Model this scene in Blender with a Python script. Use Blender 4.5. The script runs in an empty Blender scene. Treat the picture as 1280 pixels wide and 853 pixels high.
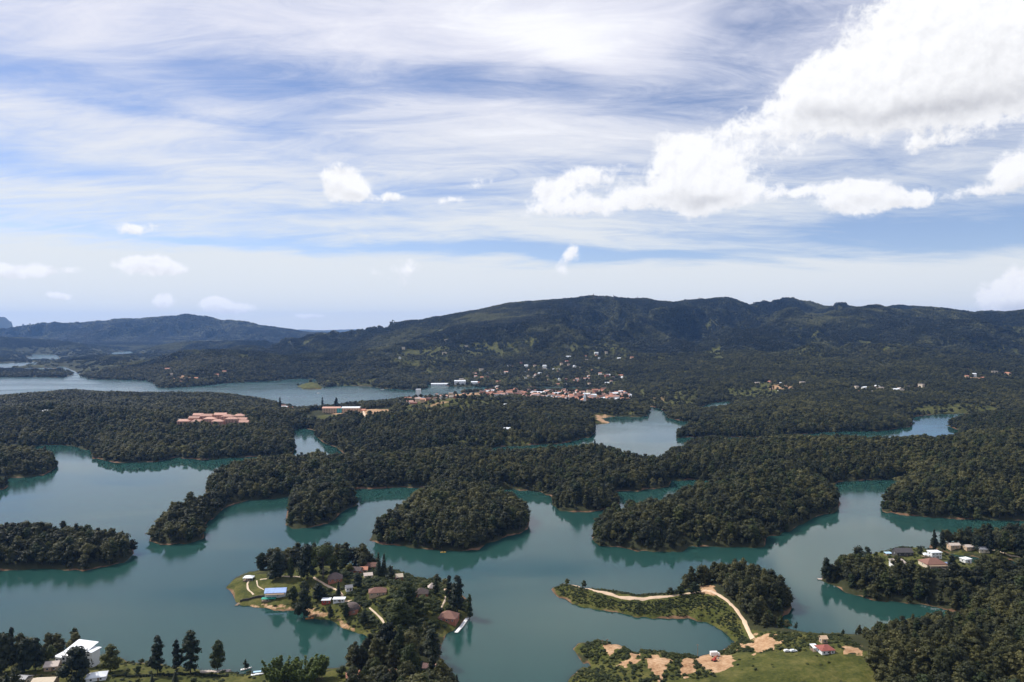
import bpy, math, random
import numpy as np

random.seed(7)
rng = np.random.default_rng(7)
sc = bpy.context.scene
COL = sc.collection

# ------------------------------------------------------------------ camera
CAM_H = 220.0          # height of the lookout above the lake, metres
F = 930.0              # focal length in photo pixels (photo 1280 x 853)
PITCH = math.atan(14.5 / F)
cam = bpy.data.cameras.new('camera'); cam_o = bpy.data.objects.new('camera', cam); COL.objects.link(cam_o)
cam_o.location = (0, 0, CAM_H); cam_o.rotation_euler = (math.pi / 2 - PITCH, 0, 0)
cam.sensor_width = 36; cam.lens = F * 36 / 1280; cam.clip_start = 1; cam.clip_end = 120000
sc.camera = cam_o

# ------------------------------------------------------------------ exposure
sc.view_settings.view_transform = 'Standard'
try: sc.view_settings.look = 'None'
except Exception: pass
sc.view_settings.exposure = 0.0; sc.view_settings.gamma = 1.0
sc.view_settings.use_curve_mapping = False
sc.render.engine = 'CYCLES'
sc.cycles.max_bounces = 6; sc.cycles.diffuse_bounces = 2; sc.cycles.glossy_bounces = 3
sc.cycles.transmission_bounces = 3; sc.cycles.volume_bounces = 1; sc.cycles.transparent_max_bounces = 6
sc.cycles.sample_clamp_indirect = 4.0
sc.cycles.use_denoising = True; sc.cycles.denoiser = 'OPENIMAGEDENOISE'; sc.cycles.denoising_input_passes = 'RGB_ALBEDO_NORMAL'; sc.cycles.denoising_prefilter = 'ACCURATE'

# ------------------------------------------------------------------ pixel -> direction helpers
CP, SP = math.cos(PITCH), math.sin(PITCH)
def ray(px, py):
    u = (px - 640) / F; v = (426.5 - py) / F
    return np.array((u, CP + v * SP, -SP + v * CP))
def ground(px, py, z=0.0):
    d = ray(px, py); t = (z - CAM_H) / d[2]
    return (d[0] * t, d[1] * t)
def project(x, y, z):
    fz = y * CP - (z - CAM_H) * SP; up = y * SP + (z - CAM_H) * CP
    return 640 + F * x / fz, 426.5 - F * up / fz
def azel(px, py):
    d = ray(px, py); d = d / np.linalg.norm(d)
    return math.atan2(d[0], d[1]), math.asin(d[2])

# ------------------------------------------------------------------ sun
SUN_EL = math.radians(46); SUN_AZ = math.radians(-62)      # azimuth from +Y towards +X
sl = bpy.data.lights.new('sun', 'SUN'); sl.energy = 5.0; sl.angle = math.radians(0.53); sl.color = (1.0, 0.955, 0.89)
so = bpy.data.objects.new('sun', sl); COL.objects.link(so)
so.rotation_euler = (math.pi / 2 - SUN_EL, 0, math.pi - SUN_AZ)
SUN_DIR = (math.sin(SUN_AZ) * math.cos(SUN_EL), math.cos(SUN_AZ) * math.cos(SUN_EL), math.sin(SUN_EL))

# ------------------------------------------------------------------ node helper
class NG:
    def __init__(s, tree): s.t = tree
    def n(s, typ, **kw):
        x = s.t.nodes.new(typ)
        for k, v in kw.items(): setattr(x, k, v)
        return x
    def put(s, sock, v):
        if isinstance(v, bpy.types.NodeSocket): s.t.links.new(v, sock)
        elif v is not None: sock.default_value = v
    def m(s, op, a, b=None, c=None, clamp=False):
        x = s.n('ShaderNodeMath', operation=op, use_clamp=clamp)
        s.put(x.inputs[0], a)
        if b is not None: s.put(x.inputs[1], b)
        if c is not None: s.put(x.inputs[2], c)
        return x.outputs[0]
    def v(s, op, a, b=None, scale=None):
        x = s.n('ShaderNodeVectorMath', operation=op)
        s.put(x.inputs[0], a)
        if b is not None: s.put(x.inputs[1], b)
        if scale is not None: s.put(x.inputs['Scale'], scale)
        return x.outputs['Value'] if op in ('LENGTH', 'DOT_PRODUCT', 'DISTANCE') else x.outputs['Vector']
    def comb(s, x, y, z):
        c = s.n('ShaderNodeCombineXYZ'); s.put(c.inputs[0], x); s.put(c.inputs[1], y); s.put(c.inputs[2], z); return c.outputs[0]
    def noise(s, vec, scale, detail=4, rough=0.55, dist=0.0, col=False):
        x = s.n('ShaderNodeTexNoise'); s.put(x.inputs['Vector'], vec); x.inputs['Scale'].default_value = scale
        x.inputs['Detail'].default_value = detail; x.inputs['Roughness'].default_value = rough; x.inputs['Distortion'].default_value = dist
        return x.outputs['Color'] if col else x.outputs['Fac']
    def ss(s, v, a, b):
        x = s.n('ShaderNodeMapRange', interpolation_type='SMOOTHSTEP')
        s.put(x.inputs[0], v); s.put(x.inputs[1], a); s.put(x.inputs[2], b); x.inputs[3].default_value = 0; x.inputs[4].default_value = 1
        return x.outputs[0]
    def mix(s, f, a, b):
        x = s.n('ShaderNodeMix', data_type='RGBA')
        s.put(x.inputs[0], f)
        for i, c in ((6, a), (7, b)):
            if isinstance(c, tuple): c = (*c[:3], 1)
            s.put(x.inputs[i], c)
        return x.outputs[2]
    def ramp(s, f, stops):
        x = s.n('ShaderNodeValToRGB'); s.put(x.inputs[0], f)
        e = x.color_ramp.elements
        while len(e) < len(stops): e.new(0.5)
        for el, (p, c) in zip(e, stops): el.position = p; el.color = (*c, 1)
        return x.outputs[0]

# ------------------------------------------------------------------ world: clear-sky model with cirrus veil and cumulus
W = bpy.data.worlds.new('World'); sc.world = W; W.use_nodes = True
g = NG(W.node_tree); W.node_tree.nodes.clear()
sky = g.n('ShaderNodeTexSky', sky_type='NISHITA', sun_disc=False)
sky.sun_elevation = SUN_EL; sky.sun_rotation = SUN_AZ; sky.altitude = 2000; sky.air_density = 1.0; sky.dust_density = 0.7; sky.ozone_density = 1.6
tc = g.n('ShaderNodeTexCoord'); D = g.v('NORMALIZE', tc.outputs['Generated'])
sep = g.n('ShaderNodeSeparateXYZ'); g.put(sep.inputs[0], D); dx, dy, dz = sep.outputs
AZ = g.m('ARCTAN2', dx, dy); EL = g.m('ARCSINE', dz)
# high cirrus, laid out on a flat layer overhead
den = g.m('ADD', g.m('MAXIMUM', dz, 0.0), 0.15)
pl = g.comb(g.m('DIVIDE', dx, den), g.m('DIVIDE', dy, den), 0.0)
mp = g.n('ShaderNodeMapping'); g.put(mp.inputs[0], pl); mp.inputs['Rotation'].default_value = (0, 0, math.radians(14)); mp.inputs['Scale'].default_value = (0.75, 1.9, 1)
cn1 = g.noise(mp.outputs[0], 0.9, 8, 0.62, 0.9)
mp2 = g.n('ShaderNodeMapping'); g.put(mp2.inputs[0], pl); mp2.inputs['Rotation'].default_value = (0, 0, math.radians(22)); mp2.inputs['Scale'].default_value = (1.1, 3.0, 1)
cn2 = g.noise(mp2.outputs[0], 2.2, 8, 0.68, 1.2)
warp = g.noise(pl, 1.2, 3, 0.5, 0.0, col=True)
ws = g.n('ShaderNodeSeparateXYZ'); g.put(ws.inputs[0], warp)
AZw = g.m('ADD', AZ, g.m('MULTIPLY', g.m('SUBTRACT', ws.outputs[0], 0.5), 0.22))
ELw = g.m('ADD', EL, g.m('MULTIPLY', g.m('SUBTRACT', ws.outputs[1], 0.5), 0.05))
STREAKS = [  # px, py, radius x, radius y, weight, tilt   (+ more cirrus, - clear gap)
    (600, 30, 260, 50, 0.42, 0.0), (700, 60, 130, 45, 0.25, -0.1), (120, 40, 200, 28, 0.14, 0.05),
    (330, 102, 110, 22, -0.62, 0.05), (60, 95, 150, 24, -0.52, 0.04), (580, 100, 110, 26, -0.55, -0.08), (700, 108, 60, 16, -0.3, 0),
    (130, 150, 260, 12, 0.15, 0.03), (600, 165, 250, 26, 0.30, 0.02), (60, 200, 160, 14, -0.38, 0.03), (250, 145, 200, 9, -0.22, 0.03),
    (300, 235, 350, 22, 0.22, -0.05), (560, 238, 120, 12, -0.35, 0.0), (400, 262, 160, 8, -0.25, 0.0),
    (450, 309, 330, 7, -0.62, 0.02), (680, 312, 130, 8, -0.45, 0.02), (960, 300, 250, 20, -0.42, 0.02), (1200, 290, 160, 30, -0.40, 0.0), (620, 282, 250, 8, 0.3, 0.03), (800, 302, 220, 6, 0.35, 0.06),
    (900, 60, 110, 50, -0.05, -0.3), (960, 20, 70, 30, -0.14, -0.3), (860, 130, 140, 30, -0.12, -0.1), (1180, 205, 160, 30, -0.12, 0.0),
    (100, 330, 260, 26, 0.25, 0.0), (300, 350, 500, 16, 0.30, 0.0), (1000, 345, 500, 16, 0.30, 0.0)]
acc = g.m('ADD', g.m('MULTIPLY', g.m('SUBTRACT', cn1, 0.5), 1.5), g.m('MULTIPLY', g.m('SUBTRACT', cn2, 0.5), 1.05))
acc = g.m('ADD', acc, 0.64)
for (px, py, rx, ry, wt, tilt) in STREAKS:
    a, e = azel(px, py)
    ddx = g.m('SUBTRACT', AZw, a); ddy = g.m('SUBTRACT', ELw, e)
    ddy = g.m('ADD', ddy, g.m('MULTIPLY', ddx, tilt))
    q = g.m('ADD', g.m('POWER', g.m('MULTIPLY', ddx, F / rx), 2), g.m('POWER', g.m('MULTIPLY', ddy, F / ry), 2))
    acc = g.m('MULTIPLY_ADD', g.m('EXPONENT', g.m('MULTIPLY', q, -0.9)), wt, acc)
hz = g.ss(EL, math.radians(7.5), math.radians(1.0))
acc = g.m('ADD', acc, g.m('MULTIPLY', hz, 0.5))
cirrus = g.m('MULTIPLY', g.ss(acc, 0.02, 1.06), 0.96)
# cumulus puffs: px, py, radius x, radius y, weight
CUM = [(1262, 45, 112, 66, 1.1), (1165, 64, 95, 56, 1.1), (1080, 112, 85, 50, 1), (1015, 125, 48, 34, .95), (1180, 12, 70, 36, .9), (1270, 0, 90, 45, 1), (1140, 130, 105, 30, .9), (1235, 110, 90, 45, 1),
       (868, 232, 62, 40, 1.2), (848, 198, 34, 32, 1), (895, 245, 54, 24, 1), (925, 165, 56, 26, .5), (955, 195, 75, 30, .28),
       (740, 222, 46, 20, .62), (690, 238, 34, 18, .72), (715, 262, 75, 14, .75), (790, 250, 44, 15, .7),
       (1000, 238, 54, 13, .62), (1090, 251, 60, 20, 1.15), (1078, 238, 32, 16, .6), (1142, 253, 28, 10, .55),
       (1266, 213, 34, 20, .75), (1218, 236, 36, 10, .5), (428, 228, 29, 24, 1.15), (450, 238, 16, 12, .8), (490, 248, 20, 9, .7),
       (716, 316, 16, 15, .62), (704, 338, 13, 16, .5), (165, 282, 24, 9, .62), (172, 329, 34, 13, .85), (205, 338, 34, 9, .7), (18, 340, 30, 10, .8), (70, 338, 30, 9, .5),
       (210, 374, 15, 13, .9), (284, 386, 30, 10, .85), (268, 378, 14, 9, .6), (390, 393, 26, 5, .7), (78, 370, 16, 5, .7), (1272, 368, 28, 26, 1.4), (1240, 375, 22, 14, .5), (560, 250, 36, 9, .45), (500, 340, 50, 20, .4), (600, 230, 24, 12, .45), (1170, 180, 30, 10, .5)]
bn = g.noise(D, 24, 5, 0.6, 0.15); bn2 = g.noise(D, 62, 6, 0.62, 0.25)
bb = g.m('ADD', g.m('MULTIPLY', g.m('SUBTRACT', bn, 0.5), 0.95), g.m('MULTIPLY', g.m('SUBTRACT', bn2, 0.5), 1.35))
lv = tuple(0.010 * c for c in (-0.45, 0.0, 0.9))
Dl = g.v('ADD', D, lv)
bnl = g.noise(Dl, 24, 5, 0.6, 0.15); bn2l = g.noise(Dl, 62, 6, 0.62, 0.25)
wn = g.noise(D, 14, 3, 0.5, 0, col=True)
wsep = g.n('ShaderNodeSeparateXYZ'); g.put(wsep.inputs[0], wn)
AZc = g.m('ADD', AZ, g.m('MULTIPLY', g.m('SUBTRACT', wsep.outputs[0], 0.5), 0.035)); ELc = g.m('ADD', EL, g.m('MULTIPLY', g.m('SUBTRACT', wsep.outputs[2], 0.5), 0.03))
field = None; vert = None
for (px, py, rx, ry, wt) in CUM:
    a, e = azel(px, py); ca = F / math.cos(e)**0
    qx = g.m('MULTIPLY', g.m('SUBTRACT', AZc, a), F / (rx * 0.86)); qy = g.m('MULTIPLY', g.m('SUBTRACT', ELc, e), F / (ry * 0.86))
    q = g.m('MULTIPLY_ADD', qx, qx, g.m('MULTIPLY', qy, qy))
    w = g.m('MULTIPLY', g.m('EXPONENT', g.m('MULTIPLY', q, -1.15)), wt * (1.15 if rx < 50 else 1.0))
    field = w if field is None else g.m('ADD', field, w)
    vv = g.m('MULTIPLY', w, qy)
    vert = vv if vert is None else g.m('ADD', vert, vv)
# beyond the framed part of the sky the same fair-weather cumulus goes on
gen = g.noise(g.v('MULTIPLY', D, (1, 1, 1.8)), 5.5, 2, 0.5)
outside = g.ss(g.m('ABSOLUTE', AZ), 0.70, 0.95)
field = g.m('ADD', field, g.m('MULTIPLY', g.m('MULTIPLY', outside, g.ss(gen, 0.56, 0.72)), 0.9))
cd = g.m('ADD', field, g.m('MULTIPLY', bb, g.m('MULTIPLY_ADD', field, 0.25, 0.62)))
fade = g.ss(field, 0.03, 0.2)
cum = g.m('MULTIPLY', g.ss(cd, 0.24, 0.66), fade)
vn = g.m('DIVIDE', vert, g.m('ADD', field, 0.05))
relief = g.m('ADD', g.m('MULTIPLY', g.m('SUBTRACT', bn, bnl), 1.3), g.m('MULTIPLY', g.m('SUBTRACT', bn2, bn2l), 0.55))
thick = g.ss(cd, 0.7, 1.9)
shade = g.m('ADD', g.m('MULTIPLY', g.ss(vn, 0.15, -0.75), g.m('MULTIPLY_ADD', thick, 0.55, 0.2)), g.m('MULTIPLY', relief, -0.55))
shade = g.m('MAXIMUM', g.m('MINIMUM', shade, 1.0), 0.0)
ccol = g.mix(shade, (1.04, 1.04, 1.05), (0.44, 0.45, 0.50))
cicol = g.mix(g.ss(EL, math.radians(4), math.radians(22)), (0.92, 0.95, 0.95), (0.90, 0.91, 1.02))
cicol = g.mix(g.m('MULTIPLY', g.ss(acc, 0.90, 1.45), g.ss(EL, 0.12, 0.30)), cicol, (1.13, 1.13, 1.16))
bsky = g.n('ShaderNodeBackground'); g.put(bsky.inputs[0], g.v('MULTIPLY', sky.outputs[0], (1.0, 0.93, 1.0))); bsky.inputs[1].default_value = 0.125
bci = g.n('ShaderNodeBackground'); g.put(bci.inputs[0], cicol); bci.inputs[1].default_value = 0.93
bcu = g.n('ShaderNodeBackground'); g.put(bcu.inputs[0], ccol); bcu.inputs[1].default_value = 1.0
m1 = g.n('ShaderNodeMixShader'); g.put(m1.inputs[0], cirrus); g.put(m1.inputs[1], bsky.outputs[0]); g.put(m1.inputs[2], bci.outputs[0])
m2 = g.n('ShaderNodeMixShader'); g.put(m2.inputs[0], cum); g.put(m2.inputs[1], m1.outputs[0]); g.put(m2.inputs[2], bcu.outputs[0])
wo = g.n('ShaderNodeOutputWorld'); g.put(wo.inputs[0], m2.outputs[0])
W.cycles.sampling_method = 'MANUAL'; W.cycles.sample_map_resolution = 512

# ------------------------------------------------------------------ tagging and mesh helpers
def tag(o, label=None, cat=None, group=None, kind=None):
    if label: o['label'] = label
    if cat: o['category'] = cat
    if group: o['group'] = group
    if kind: o['kind'] = kind
    return o
def mesh(name, verts, faces, mats=(), mi=None, smooth=False):
    me = bpy.data.meshes.new(name)
    me.from_pydata([tuple(map(float, v)) for v in verts], [], [tuple(map(int, f)) for f in faces])
    for m in (mats if isinstance(mats, (list, tuple)) else [mats]): me.materials.append(m)
    if mi is not None: me.polygons.foreach_set('material_index', np.asarray(mi, dtype=np.int32))
    if smooth: me.polygons.foreach_set('use_smooth', [True] * len(me.polygons))
    me.update(); return me
def fast_mesh(name, V, Q, mats=(), mi=None, smooth=False):
    """V (n,3) array, Q (m,k) array of equal-sized polygons."""
    me = bpy.data.meshes.new(name); k = Q.shape[1]
    me.vertices.add(len(V)); me.vertices.foreach_set('co', np.ascontiguousarray(V, dtype=np.float32).ravel())
    me.loops.add(Q.size); me.loops.foreach_set('vertex_index', np.ascontiguousarray(Q, dtype=np.int32).ravel())
    me.polygons.add(len(Q)); me.polygons.foreach_set('loop_start', np.arange(0, Q.size, k, dtype=np.int32))
    for m in (mats if isinstance(mats, (list, tuple)) else [mats]): me.materials.append(m)
    if mi is not None: me.polygons.foreach_set('material_index', np.asarray(mi, dtype=np.int32))
    if smooth: me.polygons.foreach_set('use_smooth', np.ones(len(Q), dtype=bool))
    me.update(calc_edges=True); return me
def obj(name, me, parent=None, loc=(0, 0, 0), rz=0.0, scale=None):
    o = bpy.data.objects.new(name, me); COL.objects.link(o); o.location = loc; o.rotation_euler = (0, 0, rz)
    if scale is not None: o.scale = scale
    if parent: o.parent = parent
    return o
class MB:
    def __init__(s): s.V = []; s.Fc = []; s.M = []
    def add(s, V, Fc, mi=0):
        b = len(s.V); s.V += [tuple(v) for v in V]; s.Fc += [tuple(i + b for i in f) for f in Fc]; s.M += [mi] * len(Fc); return s
    def box(s, x0, x1, y0, y1, z0, z1, mi=0):
        V = [(x, y, z) for z in (z0, z1) for y in (y0, y1) for x in (x0, x1)]
        return s.add(V, [(0, 2, 3, 1), (4, 5, 7, 6), (0, 1, 5, 4), (2, 6, 7, 3), (0, 4, 6, 2), (1, 3, 7, 5)], mi)
    def tube(s, p0, p1, r0, r1, n=6, mi=0):
        p0 = np.array(p0, float); p1 = np.array(p1, float); d = p1 - p0; d /= np.linalg.norm(d) + 1e-9
        a = np.cross(d, (0, 0, 1) if abs(d[2]) < .9 else (1, 0, 0)); a /= np.linalg.norm(a); b = np.cross(d, a)
        V = []
        for p, r in ((p0, r0), (p1, r1)):
            for k in range(n):
                t = 2 * math.pi * k / n; V.append(p + r * (math.cos(t) * a + math.sin(t) * b))
        Fc = [(k, (k + 1) % n, n + (k + 1) % n, n + k) for k in range(n)] + [tuple(range(n))[::-1], tuple(range(n, 2 * n))]
        return s.add(V, Fc, mi)
    def me(s, name, mats, smooth=False): return mesh(name, s.V, s.Fc, mats, s.M, smooth)
    def build(s, name, mat, parent=None, **kw): return obj(name, s.me(name, mat), parent, **kw)

# ------------------------------------------------------------------ materials
def mat(name):
    m = bpy.data.materials.new(name); m.use_nodes = True; t = m.node_tree; t.nodes.clear(); gg = NG(t)
    out = gg.n('ShaderNodeOutputMaterial'); return m, gg, out
def plain(name, col, rough=0.75, var=0.12, scale=0.6, bump=0.0, metal=0.0):
    m, q, out = mat(name)
    geo = q.n('ShaderNodeTexCoord'); nz = q.noise(geo.outputs['Object'], scale, 5, 0.6)
    oi = q.n('ShaderNodeObjectInfo')
    f = q.m('ADD', q.m('MULTIPLY', nz, 0.7), q.m('MULTIPLY', oi.outputs['Random'], 0.3))
    c = q.mix(q.ss(f, 0.25, 0.75), tuple(x * (1 - var) for x in col), tuple(min(1, x * (1 + var)) for x in col))
    b = q.n('ShaderNodeBsdfPrincipled'); q.put(b.inputs['Base Color'], c); b.inputs['Roughness'].default_value = rough; b.inputs['Metallic'].default_value = metal
    if bump:
        bp = q.n('ShaderNodeBump'); q.put(bp.inputs['Height'], nz); bp.inputs['Strength'].default_value = bump; bp.inputs['Distance'].default_value = 0.3; q.put(b.inputs['Normal'], bp.outputs[0])
    q.put(out.inputs[0], b.outputs[0]); return m
def leafmat(name, stops, trans=0.25, rough=0.6, wr=0.75, wb=1.1, wh=1.0):
    m, q, out = mat(name)
    oi = q.n('ShaderNodeObjectInfo'); geo = q.n('ShaderNodeNewGeometry')
    big = q.noise(geo.outputs['Position'], 0.011, 3, 0.55); small = q.noise(geo.outputs['Position'], 0.7, 2, 0.5)
    huge = q.noise(geo.outputs['Position'], 0.0022, 3, 0.6)
    f = q.m('ADD', q.m('MULTIPLY', oi.outputs['Random'], wr), q.m('ADD', q.m('MULTIPLY', q.m('SUBTRACT', big, 0.5), wb), q.m('ADD', q.m('MULTIPLY', q.m('SUBTRACT', huge, 0.5), wh), q.m('MULTIPLY', q.m('SUBTRACT', small, 0.2), 0.5))))
    c = q.ramp(f, stops)
    d = q.n('ShaderNodeBsdfPrincipled'); q.put(d.inputs['Base Color'], c); d.inputs['Roughness'].default_value = rough; d.inputs['Specular IOR Level'].default_value = 0.25
    tr = q.n('ShaderNodeBsdfTranslucent'); q.put(tr.inputs[0], q.v('MULTIPLY', c, (1.25, 1.2, 0.55)))
    mx = q.n('ShaderNodeMixShader'); mx.inputs[0].default_value = trans; q.put(mx.inputs[1], d.outputs[0]); q.put(mx.inputs[2], tr.outputs[0])
    q.put(out.inputs[0], mx.outputs[0]); return m

M = {}
M['leaf'] = leafmat('forest_leaf', [(0.05, (0.018, 0.022, 0.008)), (0.42, (0.039, 0.044, 0.014)), (0.72, (0.072, 0.072, 0.022)), (1.0, (0.13, 0.122, 0.042))])
M['leaf_hill'] = leafmat('hill_leaf', [(0.10, (0.018, 0.024, 0.014)), (0.40, (0.040, 0.046, 0.023)), (0.65, (0.080, 0.084, 0.036)), (1.0, (0.15, 0.15, 0.065))], 0.15, 0.6, 0.35, 1.8, 3.6)
M['leaf_near'] = leafmat('garden_leaf', [(0.05, (0.020, 0.030, 0.010)), (0.5, (0.040, 0.055, 0.016)), (0.8, (0.065, 0.078, 0.020)), (1.0, (0.10, 0.105, 0.03))], 0.3)
M['leaf_dark'] = leafmat('dark_leaf', [(0.05, (0.010, 0.017, 0.009)), (0.6, (0.020, 0.030, 0.013)), (1.0, (0.036, 0.044, 0.018))], 0.15)
M['leaf_bamboo'] = leafmat('bamboo_leaf', [(0.05, (0.05, 0.075, 0.016)), (0.6, (0.085, 0.115, 0.024)), (1.0, (0.14, 0.16, 0.04))], 0.35)
M['leaf_yellow'] = leafmat('yellow_leaf', [(0.05, (0.10, 0.10, 0.012)), (0.6, (0.20, 0.17, 0.02)), (1.0, (0.30, 0.25, 0.03))], 0.3)
M['bark'] = plain('bark', (0.085, 0.07, 0.055), 0.9, 0.3, 3)
M['white'] = plain('white_paint', (0.78, 0.78, 0.76), 0.6, 0.06)
M['white_metal'] = plain('white_sheet_roof', (0.80, 0.83, 0.84), 0.4, 0.05)
M['cream'] = plain('cream_wall', (0.62, 0.52, 0.38), 0.8, 0.1)
M['tan'] = plain('tan_wall', (0.52, 0.37, 0.24), 0.8, 0.12)
M['brick'] = plain('brick_wall', (0.34, 0.13, 0.075), 0.85, 0.2, 2)
M['red_roof'] = plain('faded_red_roof', (0.27, 0.075, 0.055), 0.8, 0.3, 0.8, 0.3)
M['red'] = plain('red_paint', (0.42, 0.06, 0.04), 0.6, 0.12)
M['terracotta'] = plain('terracotta_roof', (0.46, 0.20, 0.12), 0.85, 0.22, 1.2, 0.4)
M['pink'] = plain('pink_tile_roof', (0.52, 0.30, 0.225), 0.85, 0.3, 0.8, 0.4)
M['brown_roof'] = plain('brown_tile_roof', (0.17, 0.085, 0.06), 0.85, 0.35, 1.0, 0.5)
M['thatch'] = plain('weathered_shingle', (0.115, 0.085, 0.075), 0.95, 0.4, 1.2, 0.6)
M['blue'] = plain('blue_sheet_roof', (0.27, 0.38, 0.62), 0.55, 0.45, 0.5)
M['green'] = plain('green_sheet_roof', (0.03, 0.32, 0.22), 0.5, 0.15)
M['grey_roof'] = plain('grey_sheet_roof', (0.24, 0.24, 0.25), 0.6, 0.2)
M['dark_roof'] = plain('dark_roof', (0.055, 0.05, 0.05), 0.7, 0.25)
M['glass'] = plain('dark_glass', (0.03, 0.04, 0.05), 0.08, 0.1)
M['wood'] = plain('weathered_wood', (0.24, 0.17, 0.11), 0.85, 0.25, 2)
M['stone'] = plain('pale_stone', (0.50, 0.42, 0.36), 0.9, 0.2, 0.8, 0.4)
M['shadestone'] = plain('dark_stone', (0.05, 0.045, 0.04), 0.95, 0.3, 0.8, 0.4)  # near-black tone: the terrace's shadow put into the stone colour
M['sand'] = plain('pale_sand_path', (0.60, 0.47, 0.33), 0.95, 0.15, 0.25)
M['dirt_road'] = plain('dirt_road', (0.60, 0.44, 0.30), 0.95, 0.18, 0.15)
M['asphalt'] = plain('asphalt', (0.06, 0.06, 0.06), 0.9, 0.15)
M['orange'] = plain('orange_paint', (0.60, 0.24, 0.05), 0.6, 0.1)
M['yellow'] = plain('yellow_paint', (0.65, 0.40, 0.06), 0.6, 0.1)
M['mast'] = plain('mast_paint', (0.11, 0.07, 0.065), 0.7, 0.1)
M['steel'] = plain('galvanised_steel', (0.42, 0.43, 0.45), 0.45, 0.1, 1, 0, 0.6)
M['rubber'] = plain('rubber', (0.02, 0.02, 0.02), 0.85, 0.1)
M['skyblue'] = plain('pale_blue_panel', (0.42, 0.62, 0.80), 0.5, 0.1)
M['teal'] = plain('teal_panel', (0.06, 0.36, 0.36), 0.6, 0.1)

# ------------------------------------------------------------------ land outlines (photo pixel of the waterline -> lake-level ground point)
def fpx(pts): return np.array([ground(*p) if len(p) == 2 else p[1:] for p in pts])
LAND = []
def land(key, pts, cap, slope, kind_label): LAND.append((key, fpx(pts), cap, slope, kind_label))
land('village', [(-150, 812), (0, 815), (60, 819), (95, 816), (125, 819), (150, 822), (160, 829), (200, 830), (255, 838), (310, 842), (340, 838), (400, 838), (440, 832), (460, 818), (466, 806), (456, 796), (430, 786), (412, 776), (395, 775), (385, 772), (375, 764), (350, 765), (330, 761), (305, 756), (297, 753), (291, 744), (282, 735), (290, 726), (305, 718), (330, 710), (370, 706), (420, 706), (450, 708), (480, 712), (500, 719), (520, 724), (545, 730), (560, 733), (575, 739), (588, 752), (590, 766), (581, 779), (570, 790), (560, 795), (555, 806), (552, 820), (556, 832), (566, 846), (574, 870), (590, 1000), (600, 1300), (-600, 1300), (-500, 900)], 11, .42, 'grassy lakeside village peninsula with gardens, paths and scattered houses')
land('slope', [(660, 1300), (690, 900), (704, 862), (712, 851), (725, 841), (738, 834), (730, 824), (720, 812), (727, 806), (748, 803), (770, 808), (790, 815), (815, 813), (840, 818), (870, 822), (900, 816), (918, 803), (905, 788), (885, 779), (860, 774), (820, 772), (775, 768), (740, 762), (712, 753), (695, 745), (689, 737), (700, 732), (740, 738), (790, 743), (840, 741), (860, 735), (880, 728), (905, 724), (940, 726), (975, 742), (988, 760), (981, 771), (966, 780), (985, 789), (1020, 794), (1060, 794), (1100, 789), (1150, 781), (1190, 775), (1203, 768), (1170, 758), (1130, 755), (1090, 750), (1060, 742), (1040, 733), (1027, 726), (1040, 717), (1068, 704), (1090, 692), (1130, 686), (1170, 689), (1200, 697), (1235, 712), (1262, 724), (1290, 734), (1420, 760), (1700, 1300)], 11, .5, 'hilly right-hand bank with pasture, bare earth and dark woods')
land('islet_wood', [(-160, 716), (-60, 716), (20, 712), (60, 711), (105, 713), (130, 709), (155, 703), (168, 692), (165, 684), (140, 679), (80, 675), (0, 675), (-160, 678)], 9, .5, 'small wooded island at left with a bare soil rim')
land('headland', [(-160, 598), (5, 597), (47, 596), (60, 590), (71, 582), (62, 575), (45, 571), (20, 569), (-160, 566)], 14, .5, 'small wooded headland at the left edge with a tan shore')
land('headland_tip', [(-90, 613), (5, 612), (14, 607), (0, 604), (-90, 603)], 6, .5, 'low spit with a sandy point at the left edge')
land('ridge', [(184, 677), (200, 681), (235, 679), (255, 672), (253, 662), (265, 648), (285, 633), (310, 626), (340, 623), (362, 622), (356, 640), (355, 658), (365, 662), (385, 660), (410, 655), (425, 641), (448, 633), (447, 627), (440, 618), (446, 612), (460, 612), (500, 610), (530, 610), (538, 614), (515, 632), (490, 651), (463, 668), (460, 677), (475, 681), (520, 686), (560, 690), (600, 688), (606, 680), (640, 669), (660, 662), (662, 650), (640, 631), (618, 619), (606, 612), (640, 612), (680, 615), (692, 623), (690, 631), (702, 640), (735, 641), (768, 637), (771, 625), (766, 615), (800, 613), (835, 608), (840, 600), (850, 601), (870, 600), (893, 602), (893, 611), (870, 620), (850, 628), (820, 638), (790, 646), (760, 652), (742, 661), (740, 675), (750, 683), (800, 688), (850, 690), (866, 683), (900, 684), (955, 685), (957, 673), (985, 665), (1010, 651), (1045, 640), (1050, 630), (1040, 616), (1032, 608), (1050, 603), (1080, 600), (1110, 600), (1135, 598), (1148, 601), (1130, 609), (1112, 621), (1103, 632), (1105, 640), (1130, 645), (1180, 648), (1230, 650), (1300, 652), (1450, 656), (1450, 512), (1280, 520), (1240, 521), (1200, 526), (1188, 532), (1200, 538), (1200, 548), (1165, 564), (1100, 564), (1060, 562), (1000, 560), (960, 558), (925, 563), (900, 561), (860, 561), (838, 572), (812, 585), (790, 583), (770, 574), (745, 568), (700, 574), (640, 574), (560, 572), (520, 574), (480, 582), (420, 584), (370, 585), (320, 587), (280, 594), (262, 603), (258, 615), (262, 630), (240, 643), (210, 650), (190, 664)], 13, .5, 'long dark forested ridge with promontories crossing the lake')
land('channel_bank', [(1165, 686), (1190, 692), (1220, 697), (1260, 700), (1275, 705), (1300, 712), (1500, 735), (1500, 668), (1300, 673), (1230, 676), (1190, 678), (1166, 681)], 6, .4, 'low tree-lined bank behind the channel at right')
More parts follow.
